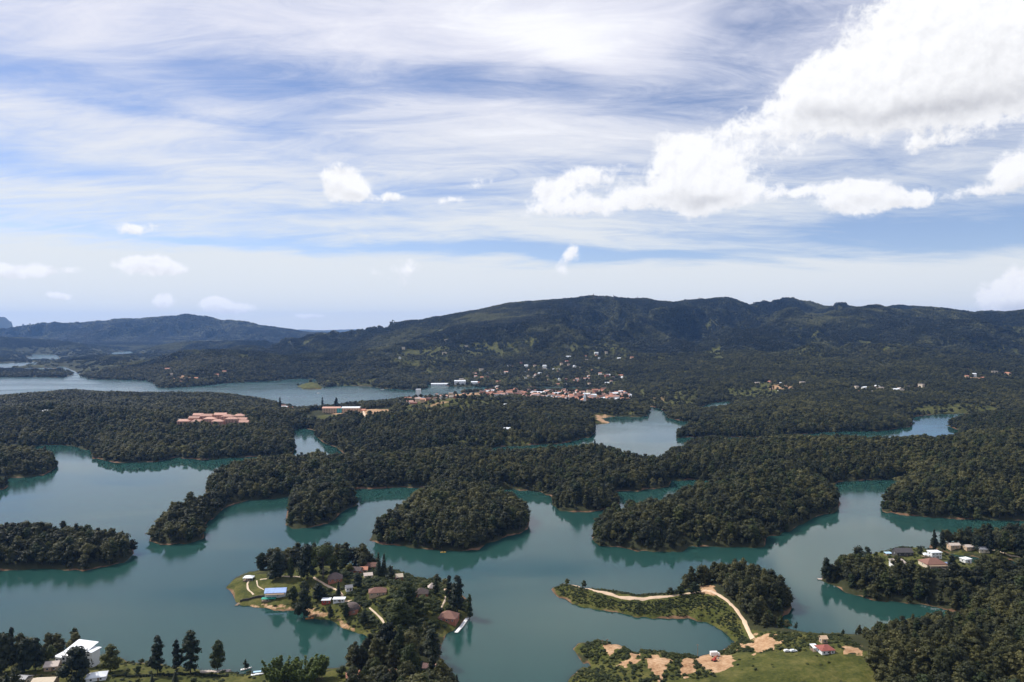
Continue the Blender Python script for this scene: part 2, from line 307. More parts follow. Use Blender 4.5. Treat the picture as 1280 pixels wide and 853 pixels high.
land('town', [(-200, 560), (42, 560), (54, 556), (82, 556), (100, 560), (122, 562), (124, 573), (137, 576), (145, 579), (190, 578), (220, 572), (250, 575), (300, 572), (320, 571), (345, 572), (365, 571), (369, 560), (367, 549), (366, 541), (368, 537), (380, 536), (395, 540), (394, 546), (405, 555), (420, 560), (432, 569), (450, 573), (480, 573), (540, 566), (600, 560), (640, 558), (700, 555), (718, 552), (735, 548), (745, 541), (744, 531), (766, 529), (752, 523), (770, 521), (795, 521), (808, 520), (812, 513), (806, 505), (800, 498), (790, 493), (745, 492), (700, 492), (650, 490), (615, 490), (600, 491), (570, 494), (540, 498), (500, 504), (450, 509), (400, 514), (385, 517), (365, 513), (330, 504), (300, 498), (230, 496), (190, 496), (140, 496), (100, 492), (75, 494), (50, 497), (25, 500), (-200, 500)], 13, .3, 'wooded land with the pink hotel and the near half of the lakeside town')
land('lake_islet', [(372, 484), (380, 487), (404, 487), (405, 484), (395, 479.5), (380, 480)], 14, .4, 'small scrubby islet in the far lake')
land('far_islet', [(-60, 472), (45, 471.5), (80, 472), (92, 468.5), (85, 464.5), (50, 462.5), (-60, 463)], 14, .25, 'low wooded island in the far lake at left')
FAR = [('w', -60000, 60000), ('w', 60000, 60000), ('w', 60000, 2300)]
land('mainland', FAR + [(1500, 514), (1260, 514), (1197, 517.5), (1175, 518.5), (1150, 521), (1131, 521.5), (1140, 525), (1142, 531), (1135, 535), (1100, 539), (1050, 540), (1000, 543), (960, 547), (920, 547), (880, 547), (845, 547.5), (848, 540), (870, 535.5), (890, 534.5), (905, 531), (875, 529), (855, 527), (832, 522), (828, 516), (822, 511), (812, 508), (806, 503), (798, 496), (786, 490), (745, 485), (700, 484), (665, 484), (640, 483.5), (610, 484), (560, 483), (535, 479.5), (532, 485), (525, 488), (478, 486), (465, 483), (430, 482.5), (408, 484), (392, 478), (408, 474), (370, 473.5), (330, 477), (290, 478.5), (255, 482), (215, 485), (200, 484.5), (196, 481), (185, 475.5), (120, 474), (108, 473), (96, 466), (82, 458.5), (68, 458.5), (80, 463), (60, 460), (0, 461), (-200, 462), ('w', -60000, 3500)], 34, .16, 'wooded lowland beyond the lake rising to the hills')
PONDS = [fpx(p) for p in ([(-40, 461.5), (0, 461), (20, 459.5), (46, 457.5), (45, 453), (0, 454.5), (-40, 455)], [(33, 450.5), (74, 450.5), (73, 444), (40, 443)], [(134, 449), (169, 447), (166, 438.5), (138, 441)],
         [(196, 463), (236, 462), (236, 452.5), (210, 452), (198, 455)], [(385, 464.5), (406, 464), (406, 459), (390, 459)], [(864, 513), (885, 505.5), (900, 502.5), (912, 502), (920, 507), (900, 512), (880, 516)], [(48, 431), (76, 431), (68, 425), (56, 425)], [(-10, 431.5), (20, 431.5), (16, 425.5), (-10, 425.5)], [(90, 431), (114, 431), (108, 426), (97, 426)])]
BUMPS = [  # px, py (lake-level pixel), extra height, radius m
    (520, 765, 7, 45), (445, 745, 3, 40), (370, 735, 2, 40), (745, 822, 6, 16), (800, 835, 5, 30), (960, 835, 10, 55), (1010, 840, 8, 60), (1180, 820, 12, 90), (1280, 815, 18, 90), (940, 752, 7, 28), (1140, 715, 4, 50),
    (110, 538, 14, 220), (262, 534, 10, 150), (320, 530, 6, 120), (30, 538, 8, 180), (590, 519, 20, 200), (660, 522, 12, 140), (540, 530, 8, 140), (770, 503, 16, 120), (720, 510, 10, 120), (440, 545, 8, 120),
    (330, 602, 4, 90), (400, 640, 3, 40), (560, 640, 8, 60), (735, 615, 9, 45), (610, 590, 6, 90), (750, 580, 9, 50), (880, 585, 6, 90), (870, 655, 5, 60), (960, 620, 12, 90), (1040, 580, 8, 120), (1200, 600, 20, 150), (1280, 570, 18, 160), (1260, 620, 18, 120), (1130, 575, 6, 80), (220, 664, 3, 30),
    (850, 497, 40, 220), (1000, 512, 24, 250), (1080, 520, 22, 200), (900, 520, 8, 150), (1240, 500, 30, 250), (700, 465, 45, 420), (590, 468, 30, 250), (500, 473, 45, 260), (850, 475, 70, 420), (440, 470, 10, 200), (300, 465, 25, 500), (1000, 480, 40, 500),
    (60, 452, -20, 1300), (180, 447, -20, 1200), (300, 455, -10, 700), (240, 462, -14, 500), (380, 463, -14, 250)]
BUMPS = [(*ground(a, b), h, r) for a, b, h, r in BUMPS]

# ------------------------------------------------------------------ numpy noise
def _h(i, j, s):
    n = (i.astype(np.int64) * 374761393 + j.astype(np.int64) * 668265263 + s * 974711) & 0xffffffff
    n = ((n ^ (n >> 13)) * 1274126177) & 0xffffffff
    return ((n ^ (n >> 16)) & 0xffff) / 65535.0
def vnoise(x, y, s=0):
    i = np.floor(x); j = np.floor(y); fx = x - i; fy = y - j
    fx = fx * fx * fx * (fx * (fx * 6 - 15) + 10); fy = fy * fy * fy * (fy * (fy * 6 - 15) + 10)
    a = _h(i, j, s); b = _h(i + 1, j, s); c = _h(i, j + 1, s); d = _h(i + 1, j + 1, s)
    return (a + (b - a) * fx) * (1 - fy) + (c + (d - c) * fx) * fy
def fbm(x, y, o=4, s=0, rough=0.5):
    r = 0; a = 1; t = 0
    for k in range(o): r = r + a * vnoise(x, y, s + k); t += a; a *= rough; x = x * 2.03 + 17.3; y = y * 2.03 - 9.1
    return r / t
def ridged(x, y, o=4, s=0):
    r = 0; a = 1; t = 0
    for k in range(o): n = 1 - np.abs(2 * vnoise(x, y, s + k) - 1); r = r + a * n * n; t += a; a *= 0.5; x = x * 2.07 + 5.2; y = y * 2.07 + 3.7
    return r / t

def poly_sdf(px, py, P, reach=900.0):
    """signed distance, positive inside"""
    out = np.full(px.shape, -reach, dtype=np.float64)
    lo = P.min(0) - reach; hi = P.max(0) + reach
    idx = np.nonzero((px > lo[0]) & (px < hi[0]) & (py > lo[1]) & (py < hi[1]))[0]
    if len(idx) == 0: return out
    x = px[idx]; y = py[idx]; best = np.full(x.shape, 1e18); ins = np.zeros(x.shape, bool)
    A = P; B = np.roll(P, -1, 0)
    for (ax, ay), (bx, by) in zip(A, B):
        ex, ey = bx - ax, by - ay; L = ex * ex + ey * ey + 1e-9
        t = np.clip(((x - ax) * ex + (y - ay) * ey) / L, 0, 1)
        dd = (x - ax - t * ex) ** 2 + (y - ay - t * ey) ** 2
        np.minimum(best, dd, out=best)
        c = (ay > y) != (by > y)
        if c.any():
            xi = ax + (y - ay) * ex / (ey if ey else 1e-9)
            ins ^= c & (x < xi)
    d = np.sqrt(best); out[idx] = np.maximum(np.where(ins, d, -d), -reach); return out

# ridges of the hills: (photo px, py of the skyline, distance m)
def ridge_pts(L, tree=8):
    P = []
    for px, py, d in L:
        r = ray(px, py); t = d / r[1]; P.append((r[0] * t, d, CAM_H + r[2] * t - tree))
    return np.array(P)
RIDGES = [
    (ridge_pts([(370, 427, 3900), (420, 420, 4200), (480, 409, 4600), (520, 402, 4800), (560, 397, 4900), (600, 393, 5000), (640, 383, 5200), (690, 380, 5300), (740, 377.5, 5400), (790, 382, 5450), (830, 386, 5500), (880, 383, 5600), (930, 387, 5800), (985, 379.5, 6000), (1030, 387, 6200), (1100, 390, 6400), (1160, 388, 6500), (1220, 398, 6500), (1300, 392, 6500), (1500, 385, 6500)]), 2400),
    (ridge_pts([(930, 428, 4000), (965, 418, 4250), (1000, 408.5, 4500), (1060, 398, 4750), (1120, 394, 4900), (1160, 392, 5000), (1215, 399, 5000), (1280, 396, 4800), (1400, 394, 4600)]), 1700),
    (ridge_pts([(640, 383, 5200), (660, 402, 4500), (690, 425, 3800)], 20), 800), (ridge_pts([(790, 382, 5450), (800, 405, 4600), (850, 430, 3800)], 20), 700),
    (ridge_pts([(1120, 394, 4900), (1060, 420, 4000), (1010, 440, 3400)], 20), 650), (ridge_pts([(880, 383, 5600), (900, 402, 4700), (930, 425, 3900)], 20), 700), (ridge_pts([(520, 402, 4800), (540, 420, 4000), (560, 440, 3400)], 20), 650), (ridge_pts([(1215, 399, 5000), (1200, 425, 4000), (1180, 445, 3400)], 20), 650),
    (ridge_pts([(-200, 402, 10200), (0, 397, 10300), (60, 400, 10300), (100, 395.5, 10300), (140, 399, 10200), (190, 400, 10100), (235, 396, 10000), (275, 403, 9900), (300, 405, 9900), (340, 416, 9800), (385, 427, 9700)]), 1700),
    (ridge_pts([(-150, 421, 6900), (0, 422, 6900), (140, 423, 6700), (230, 424, 6600), (330, 428, 6400)]), 900),
    (ridge_pts([(-300, 384, 15000), (-60, 384, 15000), (0, 387, 15000), (25, 391, 15000), (40, 390, 15000), (62, 397, 15000), (110, 406, 15000)]), 3500)]
RW = [1, 1, .93, .93, .93, .93, .93, .93, 1, 1, 1]

def ridge_height(x, y):
    z = np.zeros(x.shape)
    wx_ = (fbm(x / 500, y / 500, 3, 71) - .5) * 420; wy_ = (fbm(x / 500 + 40, y / 500, 3, 72) - .5) * 420
    rn = ridged((x + wx_) / 1050, (y + wy_) / 1500, 4, 31); rn2 = ridged((x + wx_) / 360 + 9, (y + wy_) / 520, 3, 55)
    for (P, Wd), rw in zip(RIDGES, RW):
        lo = P[:, :2].min(0) - Wd; hi = P[:, :2].max(0) + Wd
        idx = np.nonzero((x > lo[0]) & (x < hi[0]) & (y > lo[1]) & (y < hi[1]))[0]
        if len(idx) == 0: continue
        X = x[idx]; Y = y[idx]; best = np.full(X.shape, 1e18); H = np.zeros(X.shape)
        for a, b in zip(P[:-1], P[1:]):
            e = b[:2] - a[:2]; L = (e * e).sum()
            t = np.clip(((X - a[0]) * e[0] + (Y - a[1]) * e[1]) / L, 0, 1)
            dd = (X - a[0] - t * e[0]) ** 2 + (Y - a[1] - t * e[1]) ** 2
            best = np.minimum(best, dd); tt = np.clip(np.sqrt(dd) / Wd, 0, 1); H = np.maximum(H, (a[2] + t * (b[2] - a[2])) * (1 - tt) ** 1.25 * (1 + 0.35 * tt))
        t = np.clip(np.sqrt(best) / Wd, 0, 1)
        mod = 1 + np.minimum(t * 3, 1) * ((rn[idx] - 0.62) * 2.2 + (rn2[idx] - 0.58) * 1.25) * (1 - .2 * t)
        mod = np.clip(mod, .3, 1.0 + .22 * np.clip((t - .2) * 2.5, 0, 1))
        z[idx] = np.maximum(z[idx], H * rw * mod + (fbm(X / 120, Y / 120, 3, 77) - .5) * 10 * np.minimum(t * 6 + .25, 1) * (1 - t))
    return z

# ------------------------------------------------------------------ terrain sheet (fan-shaped tessellation, finer near the lookout)
rows = [300.0]
while rows[-1] < 24500:
    d = rows[-1]; rows.append(d * (1.0052 if d < 1700 else 1.0075 if d < 11500 else 1.05))
ROWS = np.array(rows); TMAX = 0.83; NC = 760; TS = np.linspace(-TMAX, TMAX, NC)
GX = (ROWS[:, None] * TS[None, :]).ravel(); GY = np.repeat(ROWS, NC)
wa = np.clip(GY * 0.006, 2.5, 14)
WX = GX + (fbm(GX / (wa * 5), GY / (wa * 5), 3, 3) - .5) * 2.2 * wa; WY = GY + (fbm(GX / (wa * 5) + 50, GY / (wa * 5), 3, 13) - .5) * 2.2 * wa
ws_ = np.clip(GY * .0035, 1.6, 6); WX = WX + (fbm(GX / (ws_ * 3), GY / (ws_ * 3), 2, 103) - .5) * 2.6 * ws_; WY = WY + (fbm(GX / (ws_ * 3) + 20, GY / (ws_ * 3), 2, 104) - .5) * 2.6 * ws_
best = np.full(GX.shape, -1e9); owner = np.zeros(GX.shape, np.int32)
for i, (k, P, cap, slope, lab) in enumerate(LAND):
    s = poly_sdf(WX, WY, P); u = s > best; best[u] = s[u]; owner[u] = i
for P in PONDS:
    best = np.minimum(best, -poly_sdf(WX, WY, P, 6000.0))
SDF = best
cap = np.array([l[2] for l in LAND], float)[owner]; slope = np.array([l[3] for l in LAND])[owner]
is_main = owner == len(LAND) - 1
for bx, by, bh, br in BUMPS: cap = cap + bh * np.exp(-((GX - bx) ** 2 + (GY - by) ** 2) / (br * br))
und = np.clip(GY / 12, 40, 400)
is_town = np.array([l[0] == 'town' for l in LAND])[owner]; cap = cap + np.where(is_town & (GY < 2300), 34 * (fbm(GX / 130, GY / 130, 3, 29) - .46), 0)
cap = cap * (0.72 + 0.56 * fbm(GX / und, GY / und, 4, 21)) + np.where(is_main, 70 * np.clip((GY - 2600) / 2500, 0, 1) * (fbm(GX / 700, GY / 700, 4, 5) - .25) * np.maximum(np.clip((GX / GY + .36) / .16, 0.06, 1), np.clip((GY - 6600) / 600, 0, 1)), 0)
rl = np.where(is_main, np.clip((GX / GY - .06) / .08, 0, 1) * np.clip((GY - 2000) / 500, 0, 1), 0)
cap = cap + rl * 75 * (fbm(GX / 330, GY / 260, 3, 23) - .5)
cap = np.maximum(cap, 2)
mt = ridge_height(GX, GY)
cap_m = cap + np.where(is_main, mt, 0)
slope = np.where(is_main & (GX / GY < -.22) & (GY < 7200), .05, slope)
sl2 = np.where(is_main, np.maximum(slope, .16 + mt / 450), slope)
pos = np.maximum(SDF, 0)
GZ = np.where(SDF > 0, cap_m * (1 - np.exp(-pos * sl2 / cap_m)), np.maximum(SDF * 0.35, -6))
GZ = GZ + np.where(SDF > 0, np.minimum(pos / 12, 1) * (fbm(GX / 11, GY / 11, 3, 40) - .5) * np.clip(GY / 500, .8, 2), 0)
far = GY > 17000; GZ[far] = GZ[far] + 150 * np.clip((GY[far] - 17000) / 5000, 0, 1)
GZ2 = GZ.reshape(len(ROWS), NC)
LOGR = np.log(ROWS)
def height(x, y):
    x = np.atleast_1d(np.asarray(x, float)); y = np.atleast_1d(np.asarray(y, float))
    r = np.interp(np.log(np.maximum(y, ROWS[0])), LOGR, np.arange(len(ROWS))); c = np.clip((x / np.maximum(y, 1) + TMAX) / (2 * TMAX) * (NC - 1), 0, NC - 1.001)
    r = np.clip(r, 0, len(ROWS) - 1.001); i = r.astype(int); j = c.astype(int); fr = r - i; fc = c - j
    return (GZ2[i, j] * (1 - fr) + GZ2[i + 1, j] * fr) * (1 - fc) + (GZ2[i, j + 1] * (1 - fr) + GZ2[i + 1, j + 1] * fr) * fc
def grid_lookup(A, x, y):
    A = A.reshape(len(ROWS), NC)
    r = np.interp(np.log(np.maximum(y, ROWS[0])), LOGR, np.arange(len(ROWS))); c = np.clip((x / np.maximum(y, 1) + TMAX) / (2 * TMAX) * (NC - 1), 0, NC - 1)
    return A[np.clip(np.round(r).astype(int), 0, len(ROWS) - 1), np.round(c).astype(int)]
def hit(px, py, z_off=0.0, dmin=350.0):
    """first point of the land or lake that the pixel looks at"""
    d = ray(px, py); Y = dmin * np.exp(np.linspace(0, math.log(12000 / dmin), 6000)); t = Y / d[1]
    X = d[0] * t; Z = CAM_H + d[2] * t; h = np.maximum(height(X, Y), 0) + z_off
    k = np.nonzero(Z <= h)[0]; k = k[0] if len(k) else len(Y) - 1
    return np.array((X[k], Y[k], max(height(X[k], Y[k])[0], 0.0)))

# ground cover attributes, painted from outlines of pasture and bare earth
PX, PY = project(GX, GY, GZ)
def px_sdf(P, sel): return poly_sdf(PX[sel], PY[sel], np.array(P, float), 60)
meadow = np.zeros(GX.shape); dirt = np.zeros(GX.shape); openland = np.zeros(GX.shape)
nz1 = (fbm(GX / 9, GY / 9, 3, 61) - .5); nzp = nz1 * np.clip(4000 / GY, 1, 10) + np.where(GY > 1000, (fbm(GX / 45, GY / 45, 3, 63) - .5) * 9, 0)
def paint(attr, P, dmin, dmax, val=1.0, soft=2.0):
    lo = np.min(P, 0) - 8; hi = np.max(P, 0) + 8
    sel = np.nonzero((GY > dmin) & (GY < dmax) & (PX > lo[0]) & (PX < hi[0]) & (PY > lo[1]) & (PY < hi[1]) & (SDF > -3))[0]
    if len(sel) == 0: return
    s = px_sdf(P, sel) + (nzp[sel] * min(soft, 3) + (fbm(GX[sel] / 3.2, GY[sel] / 3.2, 3, 66) - .5) * 5.0 if dmin < 1000 else nzp[sel])
    a = np.clip(s / soft + .5, 0, 1) * val; attr[sel] = np.maximum(attr[sel], a)
for P, d0, d1, v in [
    ([(120, 818), (330, 838), (430, 836), (470, 868), (-50, 868), (-50, 835), (60, 830)], 400, 640, .9), ([(278, 735), (300, 718), (385, 706), (420, 712), (500, 714), (560, 733), (592, 760), (575, 790), (490, 800), (462, 806), (430, 790), (360, 768), (300, 760)], 500, 760, .9),
    ([(684, 738), (700, 728), (745, 735), (800, 744), (880, 735), (900, 745), (925, 765), (945, 800), (925, 808), (880, 782), (800, 772), (720, 760)], 480, 700, .75),
    ([(700, 860), (715, 840), (740, 832), (715, 812), (735, 798), (790, 800), (850, 808), (915, 800), (950, 790), (1060, 795), (1080, 815), (900, 860)], 420, 600, .55), ([(905, 856), (920, 822), (955, 814), (1085, 816), (1098, 858), (905, 862)], 420, 560, 1.0), ([(735, 800), (720, 812), (738, 832), (710, 856), (740, 856), (800, 825), (790, 803)], 420, 600, .8),
    ([(1075, 706), (1098, 684), (1150, 684), (1200, 690), (1245, 706), (1225, 716), (1160, 712), (1120, 708)], 560, 800, .8), ([(1190, 690), (1230, 684), (1300, 690), (1300, 702), (1230, 697)], 560, 900, .6),
    ([(497, 512), (515, 500), (560, 490), (612, 488), (650, 496), (620, 508), (560, 514), (515, 524)], 1500, 2600, .6), ([(560, 500), (650, 495), (720, 505), (700, 520), (600, 524), (550, 515)], 1500, 2500, .36), ([(796, 486), (840, 484), (872, 490), (870, 510), (830, 512), (800, 505)], 1900, 3200, .55), ([(735, 520), (765, 518), (770, 530), (745, 530)], 1500, 2300, .8), ([(622, 534), (650, 530), (672, 545), (660, 560), (628, 560)], 1200, 1900, .5), ([(655, 503), (700, 500), (795, 505), (790, 522), (700, 515)], 1700, 2500, .35),
    ([(405, 480), (430, 470), (470, 474), (465, 484), (420, 485)], 2500, 3600, .5), ([(372, 488), (406, 488), (400, 476), (372, 478)], 2500, 3600, .7), ([(600, 460), (680, 455), (780, 462), (790, 482), (700, 484), (560, 480)], 2700, 3900, .45), ([(905, 485), (960, 480), (1000, 488), (960, 500), (910, 498)], 2200, 3300, .6), ([(1040, 484), (1160, 482), (1160, 492), (1040, 492)], 2200, 3300, .5), ([(1120, 508), (1240, 504), (1250, 516), (1140, 520)], 1900, 2500, .55),
    ([(470, 440), (560, 430), (660, 425), (640, 448), (500, 462)], 3000, 5200, .5), ([(420, 405), (520, 415), (450, 440)], 3000, 5200, .3), ([(700, 435), (760, 420), (800, 440), (760, 458)], 3000, 5000, .45), ([(960, 440), (1040, 425), (1060, 440), (990, 456)], 3000, 4800, .45), ([(880, 440), (900, 432), (910, 448), (890, 455)], 3000, 4800, .6), ([(1190, 470), (1270, 462), (1275, 476), (1200, 482)], 2500, 4200, .5)]: paint(meadow, P, d0, d1, v, 3.0)
for P, d0, d1, v in [
    ([(752, 805), (762, 802), (776, 807), (777, 813), (763, 815), (754, 810)], 430, 560, 1), ([(776, 829), (788, 820), (796, 818), (794, 825), (781, 831)], 430, 560, .9), ([(814, 826), (822, 820), (834, 826), (836, 838), (826, 845), (815, 840)], 430, 560, 1), ([(848, 842), (858, 820), (866, 822), (864, 846), (855, 848)], 430, 560, 1), ([(820, 812), (838, 808), (846, 812), (834, 816), (822, 816)], 430, 560, .8),
    ([(872, 824), (890, 819), (916, 818), (914, 826), (896, 846), (882, 834)], 430, 560, 1), ([(944, 799), (968, 797), (974, 803), (962, 812), (942, 812), (924, 806), (934, 802)], 430, 600, 1), ([(1052, 818), (1062, 806), (1078, 807), (1072, 818)], 430, 600, 1), ([(876, 735), (892, 731), (893, 742), (880, 744)], 480, 700, 1),
    ([(500, 500), (540, 494), (605, 490), (608, 493), (560, 498), (520, 504)], 1500, 2700, .75), ([(508, 507), (560, 500), (580, 502), (520, 512)], 1500, 2600, .5), ([(810, 492), (835, 492), (838, 505), (815, 503)], 1900, 3200, .45), ([(740, 520), (762, 519), (767, 529), (748, 527)], 1500, 2300, .6), ([(303, 756), (330, 760), (352, 764), (376, 763), (388, 771), (412, 775), (440, 788), (460, 800), (450, 792), (420, 772), (385, 762), (340, 756)], 500, 700, .55), ([(410, 514), (445, 511), (492, 512), (488, 521), (455, 521), (415, 518)], 1500, 2400, .7),
    ([(600, 489), (745, 488), (788, 492), (790, 502), (700, 500), (612, 496)], 2000, 3000, .5), ([(962, 483), (1000, 481), (1004, 486), (962, 488)], 2300, 3400, .6), ([(1190, 476), (1230, 470), (1232, 478), (1192, 481)], 2500, 4200, .7), ([(1198, 462), (1212, 460), (1212, 466), (1198, 467)], 2800, 4500, .7), ([(205, 470), (240, 466), (245, 478), (210, 480)], 2500, 3600, .5), ([(110, 468), (130, 467), (135, 472), (112, 472)], 2600, 3600, .4)]: paint(dirt, P, d0, d1, v, 4.0)
clear_ = fbm(GX / 85, GY / 110, 3, 97) + .12 * (fbm(GX / 600, GY / 600, 2, 98) - .5) + .05 * np.exp(-((GX - 150) ** 2 + (GY - 3000) ** 2) / 900 ** 2)
farmed = np.clip((clear_ - .645) / .08, 0, 1) * ((is_main & (GY > 2150) & (GY < 5600) & (SDF > 15) & (mt < 230)) | (is_town & (SDF > 12))) * .52
meadow = np.maximum(meadow, farmed)
openland = np.maximum(meadow, dirt)

# terrain material
m, q, out = mat('ground_cover'); M['ground'] = m
geo = q.n('ShaderNodeNewGeometry'); P_ = geo.outputs['Position']; psep = q.n('ShaderNodeSeparateXYZ'); q.put(psep.inputs[0], P_)
am = q.n('ShaderNodeAttribute', attribute_name='meadow').outputs['Fac']; ad = q.n('ShaderNodeAttribute', attribute_name='dirt').outputs['Fac']
n1 = q.noise(P_, 0.08, 6, 0.65); n2 = q.noise(P_, 0.5, 4, 0.6); n3 = q.noise(P_, 0.006, 4, 0.55)
floor_c = q.ramp(q.m('ADD', q.m('MULTIPLY', n1, 0.6), q.m('MULTIPLY', n3, 0.4)), [(0.3, (0.022, 0.026, 0.012)), (0.55, (0.040, 0.042, 0.018)), (0.75, (0.075, 0.066, 0.030))])
grass_c = q.ramp(q.m('ADD', q.m('MULTIPLY', n1, 0.65), q.m('MULTIPLY', n2, 0.35)), [(0.3, (0.024, 0.032, 0.009)), (0.48, (0.066, 0.072, 0.017)), (0.7, (0.15, 0.13, 0.042))])
dirt_c = q.ramp(q.m('ADD', q.m('MULTIPLY', n1, 0.5), q.m('MULTIPLY', n2, 0.5)), [(0.30, (0.19, 0.090, 0.042)), (0.5, (0.40, 0.245, 0.135)), (0.70, (0.60, 0.43, 0.28))])
shore_c = q.ramp(n1, [(0.25, (0.075, 0.042, 0.026)), (0.5, (0.16, 0.09, 0.052)), (0.75, (0.30, 0.19, 0.115))])
c = q.mix(q.ss(q.m('ADD', am, q.m('MULTIPLY', q.m('SUBTRACT', n1, 0.5), 0.5)), 0.25, 0.65), floor_c, grass_c)
c = q.mix(q.ss(q.m('ADD', ad, q.m('MULTIPLY', q.m('SUBTRACT', n2, 0.5), 0.35)), 0.35, 0.6), c, dirt_c)
n4 = q.noise(P_, 0.022, 3, 0.6)
zz = q.m('ADD', psep.outputs[2], q.m('ADD', q.m('MULTIPLY', q.m('SUBTRACT', n1, 0.5), -1.6), q.m('MULTIPLY', q.m('SUBTRACT', n4, 0.60), -9.0)))
c = q.mix(q.m('MULTIPLY', q.ss(zz, 1.35, 0.55), 0.92), c, shore_c)
b = q.n('ShaderNodeBsdfPrincipled'); q.put(b.inputs['Base Color'], c); b.inputs['Roughness'].default_value = 0.95; b.inputs['Specular IOR Level'].default_value = 0.1
bp = q.n('ShaderNodeBump'); q.put(bp.inputs['Height'], q.m('ADD', n2, n1)); bp.inputs['Strength'].default_value = 0.6; bp.inputs['Distance'].default_value = 0.8; q.put(b.inputs['Normal'], bp.outputs[0])
q.put(out.inputs[0], b.outputs[0])

# split the sheet into the separate pieces of land
NR = len(ROWS); I = np.arange(NR * NC).reshape(NR, NC)
QD = np.stack([I[:-1, :-1], I[:-1, 1:], I[1:, 1:], I[1:, :-1]], -1).reshape(-1, 4)
keep = (GZ[QD].max(1) > -1.5); QD = QD[keep]
qown = owner[QD[:, 0]].copy(); qy = GY[QD[:, 0]]; qx = GX[QD[:, 0]]
main = len(LAND) - 1
qown[(qown == main) & (qy > 3300) & (qx > -0.27 * qy)] = main + 1
qown[(qown == main) & (qy > 5200)] = main + 2
NAMES = {i: ('terrain', 'island')[l[0] in ('islet_wood', 'lake_islet', 'far_islet', 'ridge', 'headland', 'headland_tip')] for i, l in enumerate(LAND)}
LABS = {i: l[4] for i, l in enumerate(LAND)}
NAMES[main + 1] = 'hills'; LABS[main + 1] = 'long forested mountain range behind the town with radio masts on top'
NAMES[main + 2] = 'hills'; LABS[main + 2] = 'distant blue hills and plain at left fading into haze'
for i in sorted(set(qown.tolist())):
    Qi = QD[qown == i]; u, inv = np.unique(Qi, return_inverse=True)
    me = fast_mesh(NAMES[i], np.stack([GX[u], GY[u], GZ[u]], 1), inv.reshape(-1, 4), M['ground'], smooth=True)
    for nm, A in (('meadow', meadow), ('dirt', dirt)):
        at = me.attributes.new(nm, 'FLOAT', 'POINT'); at.data.foreach_set('value', A[u].astype(np.float32))
    tag(obj(NAMES[i], me), LABS[i], kind='structure')

# ------------------------------------------------------------------ lake
m, q, out = mat('lake_water'); M['water'] = m
geo = q.n('ShaderNodeNewGeometry'); P_ = geo.outputs['Position']
wv = q.n('ShaderNodeMapping'); q.put(wv.inputs[0], P_); wv.inputs['Scale'].default_value = (0.35, 1.0, 1)
r1 = q.noise(wv.outputs[0], 0.9, 3, 0.6); patch = q.noise(q.v('MULTIPLY', P_, (0.4, 1, 1)), 0.006, 4, 0.55, 0.5)
ysep = q.n('ShaderNodeSeparateXYZ'); q.put(ysep.inputs[0], P_)
wind = q.ss(ysep.outputs[1], 1500.0, 2300.0)
calm = q.m('ADD', q.ss(patch, 0.40, 0.62), q.m('MULTIPLY', wind, 1.6))
b = q.n('ShaderNodeBsdfPrincipled'); b.inputs['IOR'].default_value = 1.333; b.subsurface_method = 'BURLEY'; b.inputs['Subsurface Weight'].default_value = 1.0; b.inputs['Subsurface Radius'].default_value = (1.0, 1.0, 1.0); b.inputs['Subsurface Scale'].default_value = 14.0   # turbid water: light spreads below the surface
q.put(b.inputs['Base Color'], q.mix(q.noise(P_, 0.0025, 2, 0.5), (0.014, 0.049, 0.041), (0.022, 0.066, 0.055)))
q.put(b.inputs['Roughness'], q.m('MULTIPLY_ADD', calm, 0.08, 0.04))
bp = q.n('ShaderNodeBump'); q.put(bp.inputs['Height'], r1); q.put(bp.inputs['Strength'], q.m('ADD', q.m('MULTIPLY', wind, 0.22), q.m('MULTIPLY_ADD', q.ss(patch, 0.40, 0.62), 0.13, 0.03))); bp.inputs['Distance'].default_value = 0.25; q.put(b.inputs['Normal'], bp.outputs[0])
q.put(out.inputs[0], b.outputs[0])
R_ = 24400
wm = mesh('lake', [(-R_, -3000, 0), (R_, -3000, 0), (R_, R_, 0), (-R_, R_, 0)], [(0, 1, 2, 3)], M['water'])
tag(obj('lake', wm), 'calm teal green reservoir winding between the wooded islands', kind='structure')

# ------------------------------------------------------------------ tree shapes (unit height)
def unit(v): return v / (np.linalg.norm(v, axis=1, keepdims=True) + 1e-9)
ICO_V = None
def ico():
    t = (1 + 5 ** .5) / 2
    V = np.array([(-1, t, 0), (1, t, 0), (-1, -t, 0), (1, -t, 0), (0, -1, t), (0, 1, t), (0, -1, -t), (0, 1, -t), (t, 0, -1), (t, 0, 1), (-t, 0, -1), (-t, 0, 1)], float)
    Fc = np.array([(0, 11, 5), (0, 5, 1), (0, 1, 7), (0, 7, 10), (0, 10, 11), (1, 5, 9), (5, 11, 4), (11, 10, 2), (10, 7, 6), (7, 1, 8), (3, 9, 4), (3, 4, 2), (3, 2, 6), (3, 6, 8), (3, 8, 9), (4, 9, 5), (2, 4, 11), (6, 2, 10), (8, 6, 7), (9, 8, 1)])
    return unit(V), Fc
IV, IF = ico()
